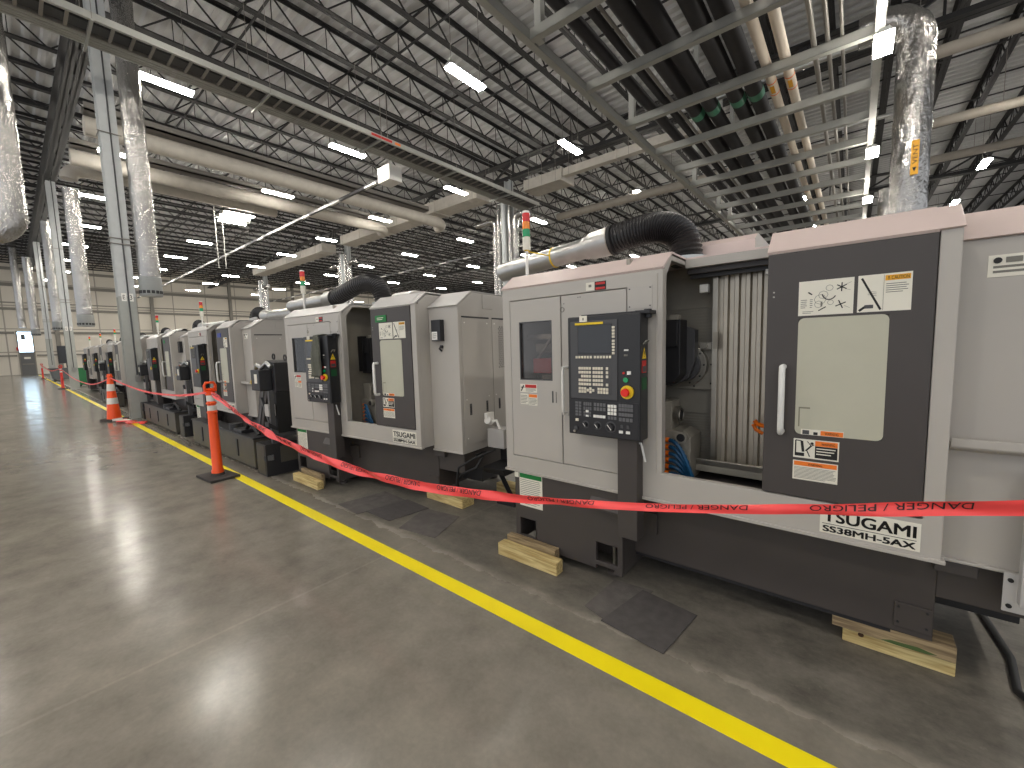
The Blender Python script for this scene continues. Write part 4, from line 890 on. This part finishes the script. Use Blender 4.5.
# ------------------------------------------------------------------ lights
def light():
    r = empty('ceiling_light')
    g = MB(); g.prism([(-.112, .045), (.112, .045), (.06, .10), (-.06, .10)], 'y', -.62, .62, 'fixture'); g.build('fixture_body', r, .004)
    g = MB(); g.box(-.125, .125, -.6, .6, 0, .045, 'lamp'); g.build('diffuser', r)
    for y in (-.5, .5): g = MB(); g.tube([(0, y, .1), (0, y, ZD-.78-8.2)], .006, 'greyline', 6); g.build('hanger', r)
    return r
L0 = light(); first = True
XS = [3.8, -2.05, -7.8, -13.55, -19.3, -25.05, -30.8, -36.5, -42.3, -48, -54]; YS = [-6.8, -1.9, 3.05, 7.95, 12.95, 19.1, 25.6, 32, 38.5, 45, 52]
named = {(-13.55, 3.05): 'ceiling light beside the foil duct, left of the cable tray', (-7.8, 7.95): 'bright ceiling light at the top middle, above the cable tray', (-13.55, 7.95): 'ceiling light just below the cable tray, near the white busway box',
         (-19.3, 7.95): 'ceiling light in front of the white wrapped ducts', (-7.8, 12.95): 'warm ceiling light left of the pipe rack edge', (-13.55, 12.95): 'ceiling light above the elbows of the white ducts', (-7.8, 19.1): 'ceiling light seen below the pipe rack, above the black hose',
         (3.8, 19.1): 'ceiling light at the right edge of the photograph', (3.8, 25.6): 'ceiling light right of the large foil duct', (3.8, 32): 'small bright ceiling light just above the nearest machine roof at right'}
for x in XS:
    for y in YS:
        if x == -2.05 and 3 < y < 20: continue
        if y < 0 and x < -20: continue
        if first: c = L0; first = False
        else: c = copy_tree(L0)
        c.location = (x, y, 8.2)
        if (x, y) in named: tag(c, named[x, y], 'ceiling light', 'linear lights hung from the joists')
        else: tag(c, 'linear ceiling light hung on thin wires from the joists', 'ceiling light', 'linear lights hung from the joists')
for x, lab in ((-22.75, 'upper one of two close ceiling lights on a small white frame'), (-23.35, 'lower one of two close ceiling lights on a small white frame')):
    c = copy_tree(L0); c.location = (x, 7.55, 8.0); c['label'] = lab
g = MB(); g.bar((-23.7, 6.8, 7.97), (-22.5, 6.8, 7.97), .04, .04, 'strut'); g.bar((-23.7, 6.8, 7.97), (-23.7, 8.3, 7.97), .04, .04, 'strut')
for y in (6.8, 8.3): g.bar((-23.7, y, 7.97), (-23.7, y, ZD-.77), .03, .03, 'strut')
for y in (6.8, 7.1): g.bar((-23.7, y, 7.97), (-23.7, y, 5.6), .03, .03, 'strut')
tag(g.build('light_frame'), 'small zinc frame hanging under two close ceiling lights', 'frame')
for y, z, lab in ((7.7, 5.26, 'square bright light on the pipe rack, nearest of its line at the right'), (11.9, 5.26, 'bright light on the pipe rack, second of its line at the right'), (15.8, 5.26, 'bright light on the pipe rack, third of its line beside the small foil duct'), (20.5, 5.26, 'bright light on the pipe rack, farthest of its line')):
    c = copy_tree(L0, None, ('hanger',)); c.location = (.16, y, z); c.scale = (.8, .42, 1); tag(c, lab, 'ceiling light', 'lights along the pipe rack edge'); 

# ------------------------------------------------------------------ cable tray and conduits across the aisle
def tray():
    r = empty('cable_tray', (-11.25, 0, 7.6))
    g = MB(); g.box(-.30, -.27, -12, 15.5, 0, .13, 'conduit'); g.box(.27, .30, -12, 15.5, 0, .13, 'strut'); g.box(.24, .27, -12, 15.5, 0, .012, 'strut'); g.build('side_rails', r)
    for k in range(60):
        g = MB(); y = -3+.3*k; g.box(-.27, .27, y-.025, y+.025, .005, .03, 'conduit'); g.build('rung', r)
    g = MB(); g.box(-.22, .1, -12, 15.5, .031, .075, 'black'); g.build('cables', r)
    g = MB(); g.box(.301, .303, 7.2, 7.9, .03, .10, 'red'); g.box(.301, .303, 8.0, 8.2, .03, .1, 'orange'); g.build('warning_label', r)
    for y in (-1.5, 1.5, 4.5, 7.5, 10.5, 13.5):
        g = MB(); g.box(-.86, .34, y-.02, y+.02, -.045, -.005, 'strut')
        for x in (-.85, .33): g.tube([(x, y, -.04), (x, y, ZD-.8-7.6)], .006, 'conduit', 6)
        g.build('trapeze_hanger', r)
    return tag(r, 'long grey ladder cable tray crossing above the aisle', 'cable tray')
tray()
for i, x in enumerate((-11.62, -11.71, -11.80, -11.89)):
    g = MB(); g.tube([(x, -12, 7.6+.02), (x, 15.5, 7.6+.02)], .026+.004*(i % 2), 'strut', 10)
    for y in (2.8, 5.4, 8.1): g.tube([(x, y, 7.62), (x, y+.09, 7.62)], .034, 'galv', 10)
    tag(g.build('conduit_pipe'), ['grey conduit touching the cable tray side, innermost of four', 'second grey conduit beside the cable tray', 'third grey conduit beside the cable tray', 'outermost grey conduit of the four beside the cable tray'][i], 'conduit', 'conduits beside the cable tray')

# busways along the row with a white feed box
def busway(x0, x1, y, z, lab):
    g = MB(); g.box(x0, x1, y-.05, y+.05, z, z+.10, 'bezel'); r = g.build('busway')
    x = x0+1.2
    while x < x1-1: gg = MB(); gg.box(x, x+.75, y-.055, y+.055, z-.006, z+.06, 'white'); gg.build('white_cover', r); x += 2.6
    x = x0+1
    while x < x1: h = MB(); h.tube([(x, y, z+.1), (x, y, ZD-.78)], .006, 'conduit', 6); h.build('hanger', r); x += 4.3
    return tag(r, lab, 'busway')
busway(-57, -13.0, 8.95, 7.4, 'black busway with white covers running down the hall from the white box')
busway(-57, -15, 21.5, 7.8, 'second black busway with white covers, farther back in the hall')
g = MB(); g.box(-13.0, -12.3, 8.7, 9.2, 7.2, 7.7, 'white'); g.box(-12.98, -12.32, 8.695, 8.7, 7.25, 7.65, 'fixture'); bx = tag(g.build('busway_feed_box', None, .01), 'white electrical feed box hanging just below the cable tray', 'electrical box')
h = MB(); h.tube([(-12.65, 8.95, 7.7), (-12.65, 8.95, ZD-.78)], .01, 'conduit', 6); h.build('hanger', bx)

# ------------------------------------------------------------------ ducts
def arc(c, r, a0, a1, plane, n=8):
    out = []
    for i in range(n+1):
        t = a0+(a1-a0)*i/n; u, v = r*math.cos(t), r*math.sin(t)
        out.append({'yz': (c[0], c[1]+u, c[2]+v), 'xz': (c[0]+u, c[1], c[2]+v), 'xy': (c[0]+u, c[1]+v, c[2])}[plane])
    return out
def duct(name, path, r, k, lab, grp=None, n=20):
    g = MB(); g.tube(path, r, k, n); o = g.build(name)
    P = [Vector(p) for p in path]; step = max(1, len(P)//4)
    if abs(P[0].x-P[-1].x) > 4 and len(P) == 2: P = [P[0].lerp(P[1], t/6) for t in range(7)]; step = 1
    for p in P[::step]:
        if name == 'round_header_duct': h = MB(); h.tube([(p.x, p.y, p.z+r*.9), (p.x, p.y, ZD-.75)], .008, 'conduit', 6); h.build('hanger', o)
    return tag(o, lab, 'duct', grp)
# white wrapped ducts over the aisle
duct('wrapped_duct', [(-16.9, 1.9, 7.95)]+[(-16.9, 3+i*1.2, 7.95) for i in range(10)]+arc((-17.7, 14.6, 7.95), .8, 0, PI/2, 'xy'), .26, 'ductwhite', 'large white wrapped duct under the roof, nearer of the crossing pair', 'white wrapped crossing ducts')
duct('wrapped_duct', [(-20.7, 1.9, 8.25)]+[(-20.7, 3+i*1.2, 8.25) for i in range(9)]+arc((-21.5, 13.6, 8.25), .8, 0, PI/2, 'xy'), .26, 'ductwhite', 'large white wrapped duct under the roof, farther of the crossing pair', 'white wrapped crossing ducts')
for x, z in ((-16.75, 8.25), (-20.55, 8.56)):
    g = MB(); g.box(x-.2, x+.2, 1.9, 13.9, z, z+.06, 'conduit'); g.box(x-.2, x-.18, 1.9, 13.9, z, z+.22, 'conduit'); g.box(x+.18, x+.2, 1.9, 13.9, z, z+.22, 'conduit')
    tag(g.build('duct_support_tray'), 'grey tray lying along the top of the %s white wrapped duct' % ('nearer' if x > -18 else 'farther'), 'tray')
# rectangular header ducts along the second column row
def rect(x0, x1, y0, y1, z0, z1, lab):
    g = MB(); x = x0
    while x < x1: xe = min(x+2.4, x1); g.box(x, xe-.02, y0, y1, z0, z1, 'ductwhite'); g.box(xe-.06, xe+.01, y0-.03, y1+.03, z0-.03, z1+.03, 'ductwhite'); x += 2.4
    o = g.build('header_duct', None, .02)
    for x in (x0+.3, (x0+x1)/2, x1-.3):
        for y in (y0, y1): h = MB(); h.tube([(x, y, z0), (x, y, ZD-.75)], .008, 'conduit', 6); h.build('hanger', o)
    return tag(o, lab, 'duct', 'rectangular white ducts at the second column row')
rect(-11.6, -9.6, 15.2, 16.2, 8.3, 8.75, 'flat white header duct right of the foil pipe cluster, under the roof')
rect(-9.55, -3.8, 15.2, 15.5, 8.4, 8.7, 'narrow white duct continuing from the flat header duct toward the pipe rack')
rect(-26.5, -13.9, 14.6, 15.6, 8.45, 9.0, 'flat white header duct left of the foil pipe cluster')
rect(-42, -29, 14.6, 15.6, 8.45, 9.0, 'flat white header duct far back over the second machine')
duct('round_header_duct', [(-12, 18.6, 8.0), (-.5, 18.6, 8.0)], .17, 'ductbeige', 'long round white duct along the hall behind the second column row', 'long round ducts')
duct('round_header_duct', [(1.0, 15.5, 8.5), (14, 15.5, 8.5)], .15, 'ductbeige', 'round white duct at the upper right, nearer one', 'long round ducts')
duct('round_header_duct', [(1.2, 20.4, 8.5), (14, 20.4, 8.5)], .15, 'ductbeige', 'round white duct at the right, below the nearer one', 'long round ducts')
duct('round_header_duct', [(1.2, 24.5, 8.5), (14, 24.5, 8.5)], .15, 'ductbeige', 'round white duct at the right, lowest of three', 'long round ducts')
# vertical foil ducts
def drop(x, y, r, z0, ztop, k, lab, diff=True, elbow=None, grp='foil wrapped drop ducts beside the aisle'):
    o = empty('foil_duct', (x, y, 0))
    zb = z0+(.42 if diff else 0)
    pth = [(0, 0, zb+i*(ztop-zb)/24) for i in range(25)]
    if elbow:
        dx_, dy_, ln_ = elbow; R_ = r*1.8
        for i in range(1, 9): t = PI/2*i/8; pth.append((dx_*R_*(1-math.cos(t)), dy_*R_*(1-math.cos(t)), ztop+R_*math.sin(t)))
        pth.append((dx_*(R_+ln_), dy_*(R_+ln_), ztop+R_))
    g = MB(); rr = [r*(1+.025*math.sin(i*2.4)+.02*(random.random()-.5)) for i in range(len(pth))]; g.tube(pth, rr, k, 22); g.build('wrapped_pipe', o)
    if diff:
        g = MB(); g.tube([(0, 0, z0), (0, 0, z0+.02), (0, 0, z0+.44)], [r*1.02, r*1.06, r*1.06], 'ductgrey', 24); d = g.build('diffuser', o)
        h = MB()
        for i in range(16):
            t = i*PI/8; c_ = Vector((math.cos(t)*r*1.065, math.sin(t)*r*1.065, z0+.09)); tn = Vector((-math.sin(t), math.cos(t), 0)); h.bar(c_-tn*.03, c_+tn*.03, .012, .07, 'black')
        h.build('outlet_slots', d)
    return tag(o, lab, 'duct', grp)
drop(-12.85, 2.27, .2, 2.85, ZD, 'foil', 'tall silver foil duct ending in a grey slotted diffuser, right of the near steel column')
drop(-22.3, 1.95, .22, 2.62, 7.6, 'foil', 'silver foil duct with slotted diffuser, left of the near steel column', True)
drop_left = drop(-14.2, .31, .24, 4.6, ZD-.05, 'foil', 'thick silver duct at the left edge of the photograph', False)
o = drop_left
g = MB(); g.tube([(p[0]+14.2, p[1]-.31, p[2]) for p in arc((-14.2, -.16, 4.6), .47, 0, -PI/2, 'yz')+[(-14.2, -1.6, 4.13)]], .25, 'foil', 22); g.build('elbow', o)
drop(-31.5, 1.75, .2, 2.9, 8.3, 'foil', 'thin silver foil duct between the second steel column and the exit door', True)
drop(-44.5, 1.35, .22, 3.1, 8.5, 'foil', 'farthest silver foil duct along the aisle', True)
drop(-52, .9, .22, 4.0, ZD, 'foil', 'silver foil duct above the exit door at the far end', False)
duct('wrapped_duct', arc((-22.3, 2.35, 7.95), .40, PI, PI/2, 'yz')+[(-22.3, 3.4, 8.35), (-22.3, 9, 8.35)], .24, 'ductwhite', 'white wrapped duct with an elbow over the second foil duct')
# clusters at the second column row
for cx, nm in ((-13.1, 'behind the nearest machine'), (-28.1, 'above the second machine'), (-43.1, 'farthest left in the background')):
    for i, (dx_, dy_, r_, el) in enumerate(((-.62, -.35, .14, (-1, 0, 1.0)), (-.34, -.42, .11, None), (.02, -.45, .13, None), (.36, -.42, .1, None), (.60, -.3, .15, (1, 0, .6)))):
        drop(cx+dx_, 16+dy_, r_, 0.0, 7.3 if el else 8.2, 'foil' if i != 2 else 'columnhi', '%s vertical pipe of the cluster at the column %s' % (('leftmost foil', 'second foil', 'middle grey', 'fourth foil', 'rightmost foil')[i], nm), False, el, 'pipe clusters at the second column row')
# big foil duct at the right with arrow label
o = drop(.60, 9.6, .235, 0.0, 6.1, 'foil', 'large bright foil duct rising behind the nearest machine at the right', False, (-1, 0, .3), 'foil ducts behind the nearest machine')
g = MB()
g.box(.04-.045, .04+.045, -.256, -.244, 3.98, 4.50, 'amber'); g.text('VENT', (.04+.028, -.258, 4.14), .30, .055, 'ink', (0, 0, 1), (-1, 0, 0)); g.add([(.04-.025, -.258, 4.09), (.04+.025, -.258, 4.09), (.04, -.258, 4.02)], [(0, 1, 2)], 'ink'); g.build('flow_label', o)
drop(.66, 17.5, .24, 0.0, 5.9, 'foil', 'small foil duct left of the large one, partly hidden by the nearest machine roof', False, None, 'foil ducts behind the nearest machine')

# ------------------------------------------------------------------ pipe rack at the upper right
def rack():
    r = empty('pipe_rack', (0, 0, 5.5)); xl, xr = -3.52, .12; ye = 24.5
    def cchan(p, q, nm):
        g = MB(); p, q = Vector(p), Vector(q); d_ = (q-p).normalized(); n_ = d_.cross(Vector((0, 0, 1)))
        g.bar(p, q, .10, .012, 'strut'); g.bar(p+Vector((0, 0, .12)), q+Vector((0, 0, .12)), .10, .012, 'strut'); g.bar(p+n_*.044+Vector((0, 0, .06)), q+n_*.044+Vector((0, 0, .06)), .012, .12, 'strut'); g.build(nm, r)
    cchan((xl, 2.2, 0), (xl, ye, 0), 'side_rail'); cchan((xr, 2.2, 0), (xr, ye, 0), 'side_rail')
    ys = [3.3, 4.82, 6.33, 7.83, 9.35, 10.6, 11.85, 13.1, 14.4, 15.9, 17.4, 18.9, 20.4, 21.9, 23.4]
    for y in ys: cchan((xl, y, .005), (xr, y, .005), 'cross_bar')
    for i, y in enumerate(ys):
        if i in (1, 3, 6, 8, 9, 12):
            for x in (xl+.12, xr):
                if x == xr and i not in (1, 6, 12): continue
                g = MB(); g.bar((x, y+.08, 0), (x, y+.08, ZD-.8-5.5), .1, .1, 'strut'); g.build('hanger_post', r)
    return tag(r, 'zinc steel pipe rack frame hung under the roof at the upper right', 'pipe rack')
rack()
pipes = [(-3.08, .095, 'pipeblack'), (-2.80, .06, 'pipeblack'), (-2.50, .12, 'pipeblack'), (-2.22, .12, 'pipeblack'), (-2.67, .025, 'conduit'), (-1.80, .125, 'pipeblack'), (-1.51, .125, 'pipeblack')]
pn = ['leftmost black insulated pipe on the pipe rack', 'thin black pipe, second from the left on the pipe rack', 'thick black insulated pipe, first of the four fat ones on the rack', 'thick black insulated pipe, second of the four fat ones on the rack', 'thin grey conduit between the black pipes on the rack', 'thick black insulated pipe, third of the four fat ones on the rack', 'thick black insulated pipe just left of the white pipes on the rack']
for i, (x, r_, k) in enumerate(pipes):
    z = 5.72+r_; g = MB(); g.tube([(x, 2.0, z), (x, 24.6, z)], r_, k, 18)
    o = tag(g.build('insulated_pipe'), pn[i], 'pipe', 'pipes on the pipe rack')
    if r_ > .1:
        for y in (8.75,):
            h = MB(); h.tube([(x, y, z), (x, y+.22, z)], r_+.006, 'pipegreen', 18, caps=False); h.build('green_band', o)
for i, (x, r_) in enumerate(((-1.21, .07), (-.96, .07))):
    z = 5.64+r_; g = MB(); g.tube([(x, 2.0, z), (x, 24.6, z)], r_, 'pipewhite', 18)
    o = tag(g.build('white_pipe'), ['white jacketed pipe on the pipe rack, left of its pair', 'white jacketed pipe on the pipe rack, right of its pair'][i], 'pipe', 'pipes on the pipe rack')
    for y in (8.6, 14.8):
        h = MB(); h.tube([(x, y-.2, z), (x, y+.2, z)], r_+.003, 'pipewhite', 18, caps=False)
        h.tube([(x, y-.21, z), (x, y-.18, z)], r_+.005, 'orange', 18, caps=False); h.tube([(x, y+.18, z), (x, y+.21, z)], r_+.005, 'orange', 18, caps=False); h.box(x-.03, x+.03, y-.12, y+.12, z-r_-.006, z-r_+.01, 'amber'); h.build('pipe_marker', o)
for i, x in enumerate((-.60, -.44, -.28)):
    r_ = .035-.006*i; z = 5.64+r_; g = MB(); g.tube([(x, 2.0, z), (x, 24.6, z)], r_, 'conduit', 10)
    tag(g.build('conduit_pipe'), ['thick grey conduit right of the white pipes on the rack', 'middle grey conduit right of the white pipes on the rack', 'thin grey conduit nearest the rack edge'][i], 'conduit', 'pipes on the pipe rack')
for i, (y, x0, x1, z) in enumerate(((6.1, -3.4, .4, 6.7), (9.9, -3.4, .6, 6.5), (13.6, -3.4, .5, 6.6))):
    g = MB(); g.tube([(x0, y, z), (x1, y, z)], .05, 'galv', 12)
    tag(g.build('cross_pipe'), ['nearest small pipe crossing above the pipe rack', 'second small pipe crossing above the pipe rack', 'third small pipe crossing above the pipe rack'][i], 'pipe')

# ------------------------------------------------------------------ far things by the aisle end
g = MB(); g.prism([(-.5, .12), (.5, .12), (.6, .78), (-.6, .78)], 'x', -.45, .45, 'tub'); g.box(-.5, .5, -.65, .65, .78, .83, 'tub'); t_ = empty('tote_cart', (-40.5, 2.2, 0)); g.build('tub', t_, .02).parent = t_
for a_ in (-.35, .35):
    for b_ in (-.4, .4): h = MB(); h.cyl((a_-.02, b_, .06), (a_+.02, b_, .06), .06, 'black2', 12); h.box(a_-.03, a_+.03, b_-.03, b_+.03, .06, .13, 'bezel'); h.build('caster', t_)
tag(t_, 'grey tub cart standing beyond the far red post', 'cart')
g = MB(); g.prism([(-.4, .1), (.4, .1), (.46, .9), (-.46, .9)], 'x', -.4, .4, 'bingreen'); g.box(-.42, .42, -.48, .48, .9, .95, 'bingreen'); tb = empty('green_bin', (-30.5, 2.5, 0)); g.build('bin_body', tb, .02)
for b_ in (-.3, .3): h = MB(); h.cyl((-.3, b_-.04, .1), (-.3, b_+.04, .1), .1, 'black2', 14); h.box(-.33, .3, b_-.03, b_+.03, 0.04, .12, 'black2'); h.build('wheel', tb)
tag(tb, 'green bin beside the second steel column', 'bin')
g = MB(); g.box(-.06, .06, -.4, .4, 1.1, 2.35, 'black'); g.bar((0, 0, 0), (0, 0, 1.1), .08, .08, 'black'); g.box(-.35, .35, -.35, .35, 0, .05, 'black'); g.box(.06, .065, -.36, .36, 1.15, 2.3, 'screen')
tag(g.build('display_stand', None, .01, (-43.5, 2.6, 0)), 'tall black display stand near the far end of the row', 'display')

# ------------------------------------------------------------------ camera, world, view
f = 413.04; yaw, pit, rol = (math.radians(a) for a in (39.581, 5.2448, -1.5853))
cy, sy, cp, sp, cr_, sr = math.cos(yaw), math.sin(yaw), math.cos(pit), math.sin(pit), math.cos(rol), math.sin(rol)
Fw = Vector((-sy*cp, cy*cp, -sp)); R0 = Vector((cy, sy, 0)); U0 = R0.cross(Fw)
Rv = cr_*R0+sr*U0; Uv = -sr*R0+cr_*U0
cd = bpy.data.cameras.new('camera'); cam = bpy.data.objects.new('camera', cd); COL.objects.link(cam)
mtx = Matrix((Rv, Uv, -Fw)).transposed().to_4x4(); mtx.translation = Vector((0, 0, 1.45)); cam.matrix_world = mtx
cd.sensor_width = 36; cd.lens = f/1024*36; cd.clip_start = .02; cd.clip_end = 300
SC.camera = cam
wd_ = bpy.data.worlds.new('world'); SC.world = wd_; wd_.use_nodes = True
bg = wd_.node_tree.nodes['Background']; bg.inputs['Color'].default_value = (.92, .95, 1.0, 1); bg.inputs['Strength'].default_value = 1.0
SC.view_settings.view_transform = 'Standard'; SC.view_settings.look = 'None'; SC.view_settings.exposure = .08; SC.view_settings.gamma = 1; SC.view_settings.use_curve_mapping = False
SC.cycles.use_denoising = True
SC.cycles.max_bounces = 8; SC.cycles.diffuse_bounces = 5; SC.cycles.transparent_max_bounces = 8
SC.cycles.sample_clamp_indirect = 6
